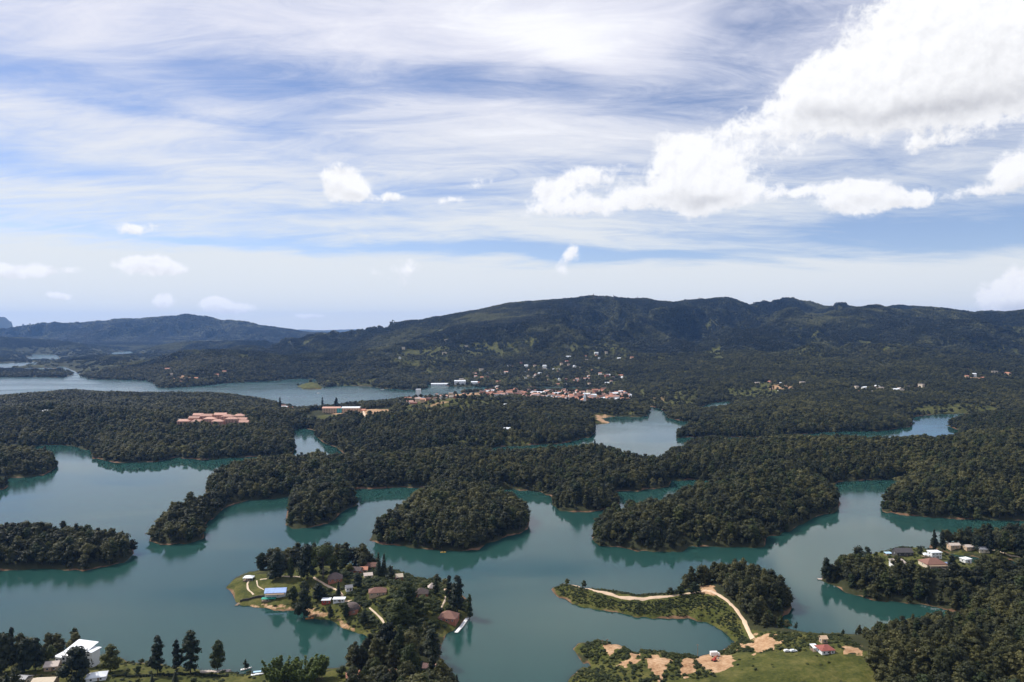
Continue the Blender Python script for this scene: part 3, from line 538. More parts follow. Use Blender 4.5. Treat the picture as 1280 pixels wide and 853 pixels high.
def crown_geo(lobes, n, size, seed, core=0.72, flat=1.0, droop=0.0):
    """lobes: (x,y,z,rx,rz). Leaf clumps are small bent quads set around each lobe."""
    r = np.random.default_rng(seed); L = np.array(lobes, float)
    wgt = L[:, 3] ** 2; wgt /= wgt.sum(); k = r.choice(len(L), n, p=wgt)
    d = unit(r.normal(size=(n, 3))); d[:, 2] = np.where(d[:, 2] < -0.35, -d[:, 2], d[:, 2])
    rad = r.uniform(0.72, 1.10, n)[:, None]
    c = L[k, :3] + d * rad * np.stack([L[k, 3], L[k, 3], L[k, 4]], 1)
    nrm = unit(d + r.normal(size=(n, 3)) * 0.32 + np.array([0, 0, .2]))
    a = unit(np.cross(nrm, r.normal(size=(n, 3)))); bb = np.cross(nrm, a)
    s = (size * r.uniform(0.6, 1.4, n))[:, None]
    e = r.uniform(.6, 1.25, (n, 4, 1)); bend = nrm * s * .35
    q0 = c + a * s * e[:, 0] - bend * .5; q1 = c + bb * s * e[:, 1] + bend * .3; q2 = c - a * s * e[:, 2] - bend * .6; q3 = c - bb * s * e[:, 3] + bend * .2
    V = np.stack([q0, q1, q2, q3], 1).reshape(-1, 3); V[:, 2] -= droop * np.hypot(V[:, 0], V[:, 1])
    T = (np.arange(n)[:, None, None] * 4 + np.array([[0, 1, 2], [0, 2, 3]])[None]).reshape(-1, 3)
    if core > 0:
        VV = [V]; TT = [T]; o = len(V)
        for l in L:
            VV.append(IV * np.array([l[3], l[3], l[4]]) * core * r.uniform(.8, 1.15, (12, 1)) + l[:3]); TT.append(IF + o); o += 12
        V = np.concatenate(VV); T = np.concatenate(TT)
    return V, T
def trunk_geo(h=0.5, r0=0.02, limbs=4, seed=0, lean=0.02):
    mb = MB(); rr = random.Random(seed); top = (rr.uniform(-lean, lean), rr.uniform(-lean, lean), h)
    mid = (top[0] * .4, top[1] * .4, h * .5)
    mb.tube((0, 0, -.08), mid, r0 * 1.25, r0 * .85, 6); mb.tube(mid, top, r0 * .85, r0 * .4, 6)
    for k in range(limbs):
        a = 6.28 * k / limbs + rr.random(); f = rr.uniform(.4, .9); p = tuple(mid[i] + (top[i] - mid[i]) * f for i in range(3))
        mb.tube(p, (p[0] + math.cos(a) * .16, p[1] + math.sin(a) * .16, p[2] + .14), r0 * .45, r0 * .18, 5)
    V = np.array(mb.V); T = []
    for f in mb.Fc:
        for i in range(1, len(f) - 1): T.append((f[0], f[i], f[i + 1]))
    return V, np.array(T)
def lobes_round(seed, n=7, w=.26):
    r = random.Random(seed); L = [(0, 0, .54, w * .95, .34)]
    for k in range(n):
        a = 6.28 * k / n + r.uniform(-.4, .4); d = w * r.uniform(.55, .95); L.append((math.cos(a) * d, math.sin(a) * d, r.uniform(.26, .70), w * r.uniform(.5, .75), r.uniform(.14, .22)))
    for k in range(3): L.append((r.uniform(-.1, .1), r.uniform(-.1, .1), r.uniform(.74, .84), w * .55, .15))
    return [(a, b, c * 1.12 - .1, d, e) for a, b, c, d, e in L]
def lobes_tall(seed, w=.17):
    r = random.Random(seed); L = []
    for k in range(9):
        z = .09 + k * .1; ww = w * (1.0 - abs(z - .48) * .9); a = r.random() * 6.28; d = ww * r.uniform(.2, .7)
        L.append((math.cos(a) * d, math.sin(a) * d, z, ww * r.uniform(.6, .9), r.uniform(.08, .12)))
    return L
def lobes_cone(seed, w=.12, n=8):
    return [(0, 0, .14 + .82 * k / n, w * (1 - k / (n + .6)) + .012, .085) for k in range(n)]
def lobes_pine(seed, w=.2):
    r = random.Random(seed); L = []
    for k in range(8):
        z = .3 + .65 * k / 8; ww = w * (1 - k / 9.5); a = r.random() * 6.28
        L.append((math.cos(a) * ww * .4, math.sin(a) * ww * .4, z, ww * .8, .06))
    return L
def lobes_umbrella(seed, w=.42):
    r = random.Random(seed); L = [(0, 0, .80, w * .6, .14)]
    for k in range(8):
        a = 6.28 * k / 8 + r.uniform(-.3, .3); d = w * r.uniform(.6, .95); L.append((math.cos(a) * d, math.sin(a) * d, r.uniform(.48, .84), w * r.uniform(.36, .55), r.uniform(.12, .18)))
    return L
def lobes_crown(seed, w=.3, z0=.12, n=20, taper=.35, r0=.11, r1=.19):
    r = random.Random(seed); L = []
    for k in range(n):
        t = (k + r.random()) / n; z = z0 + (.94 - z0) * t; prof = math.sin(math.pi * min(1, (t * .86 + .14))) ** .6 * (1 - taper * t)
        a = k * 2.4 + r.uniform(-.5, .5); d = w * prof * r.uniform(.35, .95); rr_ = r.uniform(r0, r1) * (.75 + .5 * w / .3) * (1 - .35 * t) * .85
        L.append((math.cos(a) * d, math.sin(a) * d, min(z, 1 - rr_ * .8), rr_, rr_ * r.uniform(.7, .95)))
    L.append((0, 0, .5, w * .55, .3)); return L
def lobes_bush(seed):
    r = random.Random(seed); return [(r.uniform(-.35, .35), r.uniform(-.35, .35), r.uniform(.25, .6), r.uniform(.25, .42), r.uniform(.22, .38)) for k in range(6)]
def lobes_clump(seed):
    r = random.Random(seed); L = []
    for k in range(9): L.append((r.uniform(-.9, .9), r.uniform(-.9, .9), r.uniform(.42, .58), r.uniform(.30, .44), r.uniform(.20, .34)))
    return L
def joined(name, cg, tg, lm):
    V = np.concatenate([cg[0], tg[0]]) if tg else cg[0]; T = np.concatenate([cg[1], tg[1] + len(cg[0])]) if tg else cg[1]
    mi = np.r_[np.zeros(len(cg[1])), np.ones(len(tg[1]) if tg else 0)].astype(int)
    return fast_mesh(name, V, T, [M[lm], M['bark']], mi)

# shapes for the woods (one mesh per variant, instanced over the stuff points)
def proto_collection(name, meshes):
    c = bpy.data.collections.new(name)
    for i, me in enumerate(meshes): c.objects.link(bpy.data.objects.new(f'{name}_{i:02d}', me))
    return c
near_v = [joined('wood_tree', crown_geo(lobes_round(s, 7, .27 + .03 * (s % 3)), 420, .040, s), trunk_geo(.5, .02, 3, s), 'leaf') for s in range(5)]
near_v += [joined('wood_tree', crown_geo(lobes_round(s + 20, 6, .22), 380, .038, s), trunk_geo(.5, .018, 3, s), 'leaf') for s in range(2)]
near_v += [joined('wood_tree', crown_geo(lobes_crown(s, .2, .12, 16), 360, .036, s), trunk_geo(.6, .016, 3, s), 'leaf') for s in (3, 4)]
near_v += [joined('wood_tree', crown_geo(lobes_crown(s, .32, .14, 18), 420, .038, s), trunk_geo(.5, .018, 3, s), 'leaf_near') for s in (31, 32)]
near_v += [joined('wood_tree', crown_geo(lobes_pine(5, .22), 300, .036, 5), trunk_geo(.7, .015, 2, 5), 'leaf_dark')]
mid_v = [joined('far_tree', crown_geo(lobes_round(s, 5, .30), 110, .075, s, .8), None, 'leaf') for s in range(4)] + [joined('far_tree', crown_geo(lobes_tall(7, .2), 90, .07, 7, .8), None, 'leaf')]
far_v = [joined('far_clump', crown_geo(lobes_clump(s), 90, .17, s, .85), None, 'leaf_hill') for s in range(5)]
bush_v = [joined('bush', crown_geo(lobes_bush(s), 120, .13, s, .8), None, 'leaf_near') for s in range(4)]
C_NEAR = proto_collection('wood_shapes', near_v); C_MID = proto_collection('far_wood_shapes', mid_v); C_FAR = proto_collection('hill_wood_shapes', far_v); C_BUSH = proto_collection('bush_shapes', bush_v)
def gn_tree(coll):
    t = bpy.data.node_groups.new('scatter_' + coll.name, 'GeometryNodeTree')
    t.interface.new_socket('Geometry', in_out='INPUT', socket_type='NodeSocketGeometry'); t.interface.new_socket('Geometry', in_out='OUTPUT', socket_type='NodeSocketGeometry')
    gi = t.nodes.new('NodeGroupInput'); go = t.nodes.new('NodeGroupOutput'); ip = t.nodes.new('GeometryNodeInstanceOnPoints'); ci = t.nodes.new('GeometryNodeCollectionInfo')
    ci.inputs['Collection'].default_value = coll; ci.inputs['Separate Children'].default_value = True; ci.inputs['Reset Children'].default_value = True
    def at(nm, ty):
        a = t.nodes.new('GeometryNodeInputNamedAttribute'); a.data_type = ty; a.inputs['Name'].default_value = nm
        return [o for o in a.outputs if o.enabled and o.name == 'Attribute'][0]
    t.links.new(gi.outputs[0], ip.inputs['Points']); t.links.new(ci.outputs[0], ip.inputs['Instance']); ip.inputs['Pick Instance'].default_value = True
    t.links.new(at('variant', 'INT'), ip.inputs['Instance Index']); t.links.new(at('turn', 'FLOAT_VECTOR'), ip.inputs['Rotation']); t.links.new(at('size', 'FLOAT_VECTOR'), ip.inputs['Scale'])
    t.links.new(ip.outputs[0], go.inputs[0]); return t
GT = {c.name: gn_tree(c) for c in (C_NEAR, C_MID, C_FAR, C_BUSH)}
def scatter(name, label, coll, pts, size, variant=None, tilt=0.0):
    n = len(pts)
    if n == 0: return
    me = bpy.data.meshes.new(name); me.vertices.add(n); me.vertices.foreach_set('co', np.ascontiguousarray(pts, dtype=np.float32).ravel())
    v = rng.integers(0, len(coll.objects), n) if variant is None else variant
    a = me.attributes.new('variant', 'INT', 'POINT'); a.data.foreach_set('value', v.astype(np.int32))
    rot = np.zeros((n, 3), np.float32); rot[:, 2] = rng.uniform(0, 6.28, n); rot[:, :2] = rng.normal(0, .05, (n, 2))
    if tilt:   # crowns of a closed canopy lean with the slope they cover
        e = 30.0; x_, y_ = pts[:, 0], pts[:, 1]; gx = (height(x_ + e, y_) - height(x_ - e, y_)) / (2 * e) * tilt; gy = (height(x_, y_ + e) - height(x_, y_ - e)) / (2 * e) * tilt
        rot[:, 0] = np.arctan(gy); rot[:, 1] = -np.arctan(gx); rot[:, 2] = 0
    a = me.attributes.new('turn', 'FLOAT_VECTOR', 'POINT'); a.data.foreach_set('vector', rot.ravel())
    a = me.attributes.new('size', 'FLOAT_VECTOR', 'POINT'); a.data.foreach_set('vector', np.ascontiguousarray(size, dtype=np.float32).ravel())
    o = obj(name, me); mod = o.modifiers.new('scatter', 'NODES'); mod.node_group = GT[coll.name]
    return tag(o, label, kind='stuff')
#PART2

# ------------------------------------------------------------------ things
EXCLUDE = []
def empty(name, loc, rz=0.0, scale=None):
    o = bpy.data.objects.new(name, None); COL.objects.link(o); o.location = loc; o.rotation_euler = (0, 0, rz)
    if scale is not None: o.scale = scale
    return o
def at(px, py, clear=0.0, dmin=350.0):
    p = hit(px, py, 0, dmin)
    if clear: EXCLUDE.append((p[0], p[1], clear))
    return p
def m_per_px(p): return p[1] / F

# --- ribbons: paths and dirt roads draped on the land
def ribbon(name, pts, width, matname, label, lift=0.22, dmin=350.0, clear=True):
    P = [hit(a, b, 0, dmin) for a, b in pts]; C = []
    for a, b in zip(P[:-1], P[1:]):
        n = max(2, int(np.hypot(*(b - a)[:2]) / 1.5))
        for k in range(n): C.append((a + (b - a) * k / n)[:2])
    C.append(P[-1][:2]); C = np.array(C)
    for _ in range(3): C[1:-1] = (C[:-2] + 2 * C[1:-1] + C[2:]) / 4
    T = np.gradient(C, axis=0); T /= np.linalg.norm(T, axis=1, keepdims=True) + 1e-9; N = np.stack([-T[:, 1], T[:, 0]], 1)
    wob = 1 + 1.0 * (fbm(C[:, 0] / 6, C[:, 1] / 6, 3, 4) - .5); V = []; ns = 5
    for j in range(ns):
        q_ = C + N * ((j / (ns - 1) - .5) * width * wob)[:, None]; V.append(np.c_[q_, np.maximum(height(q_[:, 0], q_[:, 1]), .1) + lift - (.5 if j in (0, ns - 1) else 0)])
    V = np.stack(V, 1); n = len(C); idx = np.arange(n * ns).reshape(n, ns)
    Q = np.stack([idx[:-1, :-1], idx[1:, :-1], idx[1:, 1:], idx[:-1, 1:]], -1).reshape(-1, 4)
    o = obj(name, fast_mesh(name, V.reshape(-1, 3), Q, M[matname], smooth=True)); tag(o, label, kind='structure')
    if clear:
        for c in C[::2]: EXCLUDE.append((c[0], c[1], width * .5 + 2.2))
    return o
ribbon('dirt_road', [(703, 731), (720, 733), (745, 739), (775, 747), (800, 749), (830, 746), (860, 742), (884, 738)], 5.5, 'dirt_road', 'pale dirt road along the crest of the grassy ridge')
ribbon('dirt_road', [(884, 739), (897, 743), (908, 750), (920, 762), (930, 776), (935, 788), (941, 799)], 3.2, 'dirt_road', 'dirt track dropping from the ridge to the earth knolls')
ribbon('dirt_road', [(1110, 812), (1140, 813), (1185, 814), (1215, 817), (1240, 819)], 3.5, 'dirt_road', 'dirt road half hidden in the lower right woods')
ribbon('path', [(312, 725), (309, 730), (310, 737), (317, 744)], 1.8, 'sand', 'pale winding garden path at the tip of the peninsula')
ribbon('path', [(325, 725), (340, 722), (360, 721), (376, 722)], 2.0, 'sand', 'pale straight path under the big trees')
ribbon('path', [(321, 726), (322, 733), (330, 738)], 1.2, 'sand', 'short path to the blue-roofed house')
ribbon('dirt_road', [(392, 722), (405, 730), (420, 737), (428, 744), (427, 752), (440, 751)], 3.0, 'dirt_road', 'tan village road bending past the thatched house')
ribbon('path', [(462, 760), (470, 767), (477, 774), (482, 783)], 2.0, 'sand', 'pale sunlit path running down to the inlet')
ribbon('path', [(557, 746), (556, 752), (552, 760)], 1.6, 'sand', 'short sandy path below the red hut')
ribbon('path', [(1170, 708), (1184, 712), (1196, 716)], 2.5, 'sand', 'paved drive in front of the long brown-roofed house')
ribbon('path', [(1228, 685), (1250, 690), (1285, 698)], 2.5, 'sand', 'pale path along the bank behind the channel')
ribbon('dirt_road', [(452, 513), (456, 520), (458, 526), (450, 533), (444, 541)], 9, 'dirt_road', 'tan road winding down from the ochre school', 0.8, 1200)

# --- houses
WIN = MB().box(-.5, .5, -.06, .06, -.5, .5).me('window', M['white']); PANE = MB().box(-.42, .42, -.085, .07, -.42, .42).me('pane', M['glass']); DOOR = MB().box(-.5, .5, -.07, .07, 0, 1).me('door', M['wood'])
def roof_mesh(kind, w, d, h, ov=.5, th=.18):
    a, b = w / 2 + ov, d / 2 + ov; mb = MB()
    if kind == 'gable':
        V = [(-a, -b, -.1), (a, -b, -.1), (a, 0, h), (-a, 0, h), (a, b, -.1), (-a, b, -.1)]; T = [(x, y, z + th) for x, y, z in V]
        mb.add(V + T, [(6, 7, 8, 9), (9, 8, 10, 11), (0, 3, 2, 1), (3, 5, 4, 2), (0, 1, 7, 6), (4, 5, 11, 10), (0, 6, 9, 3), (3, 9, 11, 5), (1, 2, 8, 7), (2, 4, 10, 8)])
        ca = w / 2; mb.add([(-ca, -d / 2, -.1), (-ca, d / 2, -.1), (-ca, 0, h * .92), (ca, -d / 2, -.1), (ca, d / 2, -.1), (ca, 0, h * .92)], [(0, 2, 1), (3, 4, 5)])
    elif kind == 'hip':
        r = max(a - b, 0.05)
        V = [(-a, -b, -.1), (a, -b, -.1), (a, b, -.1), (-a, b, -.1), (-r, 0, h), (r, 0, h)]; V += [(-a, -b, -.1 + th), (a, -b, -.1 + th), (a, b, -.1 + th), (-a, b, -.1 + th)]
        mb.add(V, [(6, 7, 5, 4), (7, 8, 5), (8, 9, 4, 5), (9, 6, 4), (0, 3, 2, 1), (0, 1, 7, 6), (1, 2, 8, 7), (2, 3, 9, 8), (3, 0, 6, 9)])
    elif kind == 'pyramid':
        mb.add([(-a, -b, 0), (a, -b, 0), (a, b, 0), (-a, b, 0), (0, 0, h)], [(0, 1, 4), (1, 2, 4), (2, 3, 4), (3, 0, 4), (0, 3, 2, 1)])
    elif kind == 'flat': mb.box(-a, a, -b, b, 0, max(h, .25))
    elif kind == 'shed':
        mb.add([(-a, -b, 0), (a, -b, 0), (a, b, h), (-a, b, h), (-a, -b, .2), (a, -b, .2), (a, b, h + .2), (-a, b, h + .2)], [(4, 5, 6, 7), (0, 3, 2, 1), (0, 1, 5, 4), (2, 3, 7, 6), (0, 4, 7, 3), (1, 2, 6, 5)])
    elif kind == 'dome':
        n = 14; rings = [(1.0, -.3), (1.02, 0.0), (.88, h * .45), (.6, h * .8), (.25, h * .97)]
        V = [(a * r * math.cos(6.2832 * k / n), b * r * math.sin(6.2832 * k / n), z) for r, z in rings for k in range(n)] + [(0, 0, h)]
        Fc = [(i * n + k, i * n + (k + 1) % n, (i + 1) * n + (k + 1) % n, (i + 1) * n + k) for i in range(len(rings) - 1) for k in range(n)] + [((len(rings) - 1) * n + k, (len(rings) - 1) * n + (k + 1) % n, len(rings) * n) for k in range(n)]
        mb.add(Fc and V, Fc)
    return mb
def windows(root, w, d, h, base, n, side_n=1, ww=1.2, wh=1.2):
    st = max(1, round(h / 2.9))
    for s_ in range(st):
        zc = base + (s_ + .55) * h / st
        for k in range(n):
            x = (k + .5) / n * w - w / 2
            wo_ = obj('window', WIN, root, (x, -d / 2 - .04, zc), 0, (ww, 1, wh)); obj('pane', PANE, wo_)
        for k in range(side_n):
            y = (k + .5) / side_n * d - d / 2
            for sx in (-1, 1):
                wo_ = obj('window', WIN, root, (sx * (w / 2 + .04), y, zc), math.pi / 2 * -sx, (ww, 1, wh)); obj('pane', PANE, wo_)
def house(label, px, py, wpx, dep, h, rz=0.0, roof='gable', rm='brown_roof', wm='cream', rh=2.0, nwin=3, name='house', cat='house', group=None, clear=None, extra=None, ov=.5, z=None, dmin=350.0):
    p = at(px, py, 0, dmin); w = wpx * m_per_px(p); EXCLUDE.append((p[0], p[1], clear if clear is not None else max(w, dep) * .62 + 2.5))
    zb = max(p[2], .2) if z is None else z
    root = empty(name, (p[0], p[1], zb), rz); tag(root, label, cat, group)
    MB().box(-w / 2, w / 2, -dep / 2, dep / 2, -3.5, h).build('wall', M[wm], root)
    r = roof_mesh(roof, w, dep, rh, ov).build('roof', M[rm], root, loc=(0, 0, h + .02))
    if nwin: windows(root, w, dep, h, 0, nwin)
    if nwin: obj('door', DOOR, root, (w * .12, -dep / 2 - .05, 0), 0, (1.0, 1, 2.1))
    if extra: extra(root, w, dep, h)
    return root
def porch(root, w, d, h):
    r = obj('porch_roof', roof_mesh('shed', w * .9, 2.4, .5, .1).me('porch_roof', M['wood']), root, (0, -d / 2 - 1.3, h - .9))
    for k in range(4): MB().tube((0, 0, 0), (0, 0, h - .9), .11, .11, 6).build('post', M['white'], root, loc=((k / 3 - .5) * w * .85, -d / 2 - 2.3, 0))

# white villa on the near shore, its parts at right angles, with a wide tilted canopy roof
p = at(100, 829, 13); root = empty('villa', (p[0], p[1], max(p[2], 1.0)), math.radians(-12)); tag(root, 'large white lakeside villa with a wide pale canopy roof and side tower', 'house')
MB().box(-9, 6, -5, 6, -4, 6.2).build('wall', M['white'], root); MB().box(6.2, 11.5, -3, 4, -4, 9.0).build('tower', M['white'], root); MB().box(-15, -9.2, -4, 4, -4, 4.2).build('wing', M['white'], root)
MB().add([(-7, -6, 9.0), (8, -6, 8.6), (8, 7, 11.2), (-7, 7, 11.6), (-7, -6, 9.35), (8, -6, 8.95), (8, 7, 11.55), (-7, 7, 11.95)], [(4, 5, 6, 7), (0, 3, 2, 1), (0, 1, 5, 4), (2, 3, 7, 6), (0, 4, 7, 3), (1, 2, 6, 5)]).build('canopy_roof', M['white_metal'], root)
for x, y, zt in ((-6.4, -5.3, 9.1), (7.2, -5.3, 8.8), (-6.4, 6.2, 11.5), (5.7, 6.2, 11.2)): MB().tube((x, y, 5.8), (x, y, zt), .16, .16).build('column', M['white'], root)
MB().box(-15.8, -8.6, -4.8, 4.8, 4.25, 4.65).build('wing_roof', M['white_metal'], root); MB().box(5.8, 12.2, -3.8, 4.8, 9.05, 9.4).build('tower_roof', M['white_metal'], root); MB().box(-17.5, -9, -9, -5.2, 1.2, 1.5).build('terrace', M['white'], root)
MB().box(-9.4, 6.1, -5.4, 6.4, 6.22, 6.5).build('floor_slab', M['white'], root)
for k in range(5):
    w_ = obj('window', WIN, root, (-7.6 + 2.9 * k, -5.05, 4.2), 0, (2.0, 1, 1.8)); obj('pane', PANE, w_); w_ = obj('window', WIN, root, (-7.6 + 2.9 * k, -5.05, 1.6), 0, (2.0, 1, 1.8)); obj('pane', PANE, w_)
for zc in (1.8, 4.5, 7.2): w_ = obj('window', WIN, root, (8.8, -3.05, zc), 0, (2.6, 1, 1.2)); obj('pane', PANE, w_)
for k in range(2): w_ = obj('window', WIN, root, (-13.6 + 3 * k, -4.05, 2.4), 0, (1.6, 1, 1.6)); obj('pane', PANE, w_)
house('low house with a pale tan roof beside the white villa', 66, 836, 15, 8, 2.8, .25, 'gable', 'stone', 'tan', 1.8, 2)
house('small grey-roofed shed at the lower left corner', 26, 854, 20, 8, 2.6, -.15, 'gable', 'grey_roof', 'cream', 1.8, 2, 'shed', 'shed')
house('cream-roofed cottage by the wooden fence at lower left', 56, 857, 26, 8, 2.8, .1, 'gable', 'cream', 'tan', 1.6, 3)
house('small outbuilding with a bright white hipped roof behind the hedge', 121, 849, 22, 7, 2.4, .35, 'hip', 'white_metal', 'white', 2.0, 2, 'outbuilding', 'building')
def fence(label, pts, post_gap=2.2, h=1.3):
    P = [at(*q_) for q_ in pts]; root = empty('fence', P[0]); tag(root, label, 'fence')
    for a, b in zip(P[:-1], P[1:]):
        L = np.hypot(*(b - a)[:2]); n = max(1, int(L / post_gap))
        for k in range(n + 1):
            q_ = a + (b - a) * k / n; zt = height(q_[0], q_[1])[0]; MB().box(-.08, .08, -.08, .08, -.4, h).build('post', M['wood'], root, loc=tuple(np.array((q_[0], q_[1], zt)) - P[0]))
            if k < n:
                r_ = a + (b - a) * (k + 1) / n; zr = height(r_[0], r_[1])[0]
                for hh in (.45, .95): MB().tube(np.array((q_[0], q_[1], zt + hh)) - P[0], np.array((r_[0], r_[1], zr + hh)) - P[0], .06, .06, 4).build('rail', M['wood'], root)
fence('wooden post fence on the tan lawn at lower left', [(34, 846), (52, 845), (72, 847)])

# village on the central peninsula
house('long house with a bright blue sheet roof on the peninsula tip', 345, 744, 25, 7.5, 3.0, .12, 'gable', 'blue', 'white', 2.6, 5, extra=porch)
def rails(root, w, d, h):
    for k in range(4): MB().tube((0, 0, 0), (0, 0, h), .12, .12, 6).build('post', M['white'], root, loc=((k % 2 - .5) * w * .95, (k // 2 - .5) * d * .95, 0))
def pavilion(label, px, py, wpx, dep, h, roof, rm, rh, rz=0.0, name='gazebo', cat='gazebo', clear=5, z=None):
    p = at(px, py, clear); w = wpx * m_per_px(p); root = empty(name, (p[0], p[1], max(p[2], .3) if z is None else z), rz); tag(root, label, cat)
    roof_mesh(roof, w, dep, rh, .2).build('roof', M[rm], root, loc=(0, 0, h)); MB().box(-w / 2, w / 2, -dep / 2, dep / 2, -1.5, .15).build('deck', M['wood'], root)
    for k in range(6): MB().tube((0, 0, 0), (0, 0, h + .05), .1, .1, 6).build('post', M['white'], root, loc=((k % 3 / 2 - .5) * w * .93, (k // 3 - .5) * dep * .93, .1))
    return root
pavilion('small white gazebo at the grassy point', 311, 725, 12, 6, 2.4, 'hip', 'white_metal', 1.6)
pavilion('long low shelter with a green roof on the bank', 336, 751, 17, 3, 1.6, 'shed', 'green', .5, .15, 'shelter', 'shelter')
house('weathered brown house with a steep shingled roof under the big trees', 419, 726, 17, 9, 2.6, .2, 'hip', 'thatch', 'brick', 4.2, 3)
house('brown house with a wide low roof behind the garden', 446, 716, 13, 7, 2.6, -.2, 'gable', 'thatch', 'brick', 2.4, 2)
house('house with a salmon-red porch near the cypresses', 455, 715, 9, 6, 2.5, .1, 'gable', 'terracotta', 'tan', 2.0, 2)
house('long dark-roofed house on the far shore beside the cypresses', 464, 711, 16, 7, 2.8, .1, 'gable', 'brown_roof', 'brick', 2.6, 3)
house('small pale-roofed cottage in front of the cypresses', 460, 722, 10, 6, 2.4, .3, 'gable', 'stone', 'cream', 1.6, 2)
house('broad house with a mottled reddish roof in the village centre', 472, 743, 21, 9, 2.6, .18, 'hip', 'brown_roof', 'tan', 3.0, 3)
house('round house with a domed shingle roof above the inlet', 440, 765, 17, 10, 3.0, 0, 'dome', 'thatch', 'brick', 4.2, 2, ov=.8)
house('small red house with a white roof beside the village road', 408, 754, 10, 5, 2.8, .05, 'flat', 'white_metal', 'red', .3, 2)
house('long low white building next to the small red house', 424, 752, 14, 4.5, 2.2, .05, 'flat', 'white_metal', 'white', .3, 3)
house('little house with a cream gable at the far landing', 499, 725, 8, 5, 3.0, .3, 'gable', 'cream', 'brick', 2.2, 1)
house('grey shingled house among the big olive trees', 527, 745, 16, 8, 2.8, .1, 'hip', 'thatch', 'brick', 3.6, 2)
house('small hut with a pale pointed roof on the far slope', 540, 737, 9, 5.5, 2.0, .2, 'pyramid', 'stone', 'brick', 3.6, 1, 'hut', 'hut')
house('tiny red hut beside the tall right-hand trees', 559, 742, 7, 4, 2.6, 0, 'flat', 'tan', 'red', .3, 1, 'hut', 'hut')
house('large house with a reddish-brown roof above the white pier', 561, 775, 22, 11, 3.0, -.2, 'hip', 'brown_roof', 'brick', 4.0, 3)
house('small white cottage in the shrubs of the village centre', 436, 738, 8, 5, 2.6, .4, 'gable', 'grey_roof', 'white', 1.6, 2)
house('orange-walled house hidden in trees at the bottom edge', 441, 850, 16, 7, 3.0, .3, 'gable', 'terracotta', 'tan', 2.2, 2)
house('low house with a salmon roof among trees at the bottom', 487, 846, 15, 6, 2.6, .25, 'gable', 'pink', 'cream', 1.6, 2)
house('house with a pale clay roof below the lakeside trees', 537, 838, 15, 6, 2.6, -.1, 'gable', 'pink', 'cream', 1.8, 2)

# boats, docks and piers
def boat(label, px, py, L, col, rz, canopy=None, z=None, name='boat'):
    p = at(px, py, 3); zb = z if z is not None else max(p[2], 0.0)
    root = empty(name, (p[0], p[1], zb), rz); tag(root, label, 'boat')
    n = 9; V = []; B = L * .3
    for k in range(n):
        t = k / (n - 1); w = B / 2 * math.sin(min(1, (1 - t) * 1.7 + .02) * math.pi / 2) * (1 if t > .08 else .9); x = (t - .5) * L; sh = .55 + .35 * t * t
        V += [(x, -w, sh), (x, -w * .6, -.15), (x, w * .6, -.15), (x, w, sh), (x, w * .85, sh - .02), (x, 0, sh - .25), (x, -w * .85, sh - .02)]
    Fc = [(k * 7 + j, k * 7 + (j + 1) % 7, (k + 1) * 7 + (j + 1) % 7, (k + 1) * 7 + j) for k in range(n - 1) for j in range(7)] + [tuple(range(7))[::-1], tuple(range((n - 1) * 7, n * 7))]
    obj('hull', mesh('hull', V, Fc, M[col]), root)
    if canopy:
        MB().box(-L * .32, L * .25, -B * .42, B * .42, 2.1, 2.2).build('canopy', M[canopy], root)
        for sx in (-.3, .22):
            for sy in (-.38, .38): MB().tube((L * sx, B * sy, .3), (L * sx, B * sy, 2.12), .05, .05, 5).build('post', M['steel'], root)
    else:
        MB().add([(L * .02, -B * .3, .4), (L * .02, B * .3, .4), (L * .22, B * .24, .45), (L * .22, -B * .24, .45), (-L * .02, -B * .28, 1.1), (-L * .02, B * .28, 1.1)], [(0, 3, 4), (1, 5, 2), (3, 2, 5, 4), (0, 4, 5, 1), (0, 1, 2, 3)]).build('windscreen', M['glass'], root)
        for sx in (-.15, -.32): MB().box(L * sx - .25, L * sx + .25, -B * .3, B * .3, .25, .55).build('seat', M['wood'], root)
    return root
boat('white motorboat drawn up beside the lone lakeside conifer', 308, 837, 7, 'white', .5)
boat('white boat with a sky-blue canopy at the lawn edge', 322, 844, 8, 'white', .2, 'skyblue')
boat('houseboat-like launch with a tan canopy moored off the village', 518, 728, 9, 'wood', -.1, 'tan', 0)
boat('orange boat pulled up under the near bank of the village', 387, 774, 6, 'orange', .3, None, .2)
boat('yellow boat moored against the wooded promontory', 554, 691, 5.5, 'yellow', 0.05, None, 0)
boat('small white launch crossing the far lake', 398, 492, 12, 'white', .3, 'white', 0); boat('tiny white tour boat near the far shore', 478, 487.5, 14, 'white', 0, 'white', 0)
def dock(label, pts, width, col='wood', top=.55, name='dock', cat='dock', posts=True):
    P = [np.array(ground(*q_)) for q_ in pts]; root = empty(name, (P[0][0], P[0][1], 0)); tag(root, label, cat)
    for a, b in zip(P[:-1], P[1:]):
        d = b - a; L = np.hypot(*d); ang = math.atan2(d[1], d[0]); n = max(1, int(L / 1.0))
        for k in range(n):
            c_ = a + d * (k + .5) / n - P[0]; MB().box(-L / n / 2 + .02, L / n / 2 - .02, -width / 2, width / 2, top - .12, top).build('plank', M[col], root, loc=(c_[0], c_[1], 0), rz=ang)
        for k in range(0, n + 1, 3):
            for sy in (-1, 1):
                c_ = a + d * k / n - P[0] + np.array((-d[1], d[0])) / L * sy * width * .45; MB().tube((0, 0, -2), (0, 0, top + .5), .12, .12, 6).build('post', M['wood'], root, loc=(c_[0], c_[1], 0))
    return root
dock('pale boat dock at the tip of the wooded right promontory', [(1022, 724.5), (1031, 725)], 2.6, 'stone')
dock('short wooden jetty at the point of the village peninsula', [(301, 753), (295, 758)], 2.2)
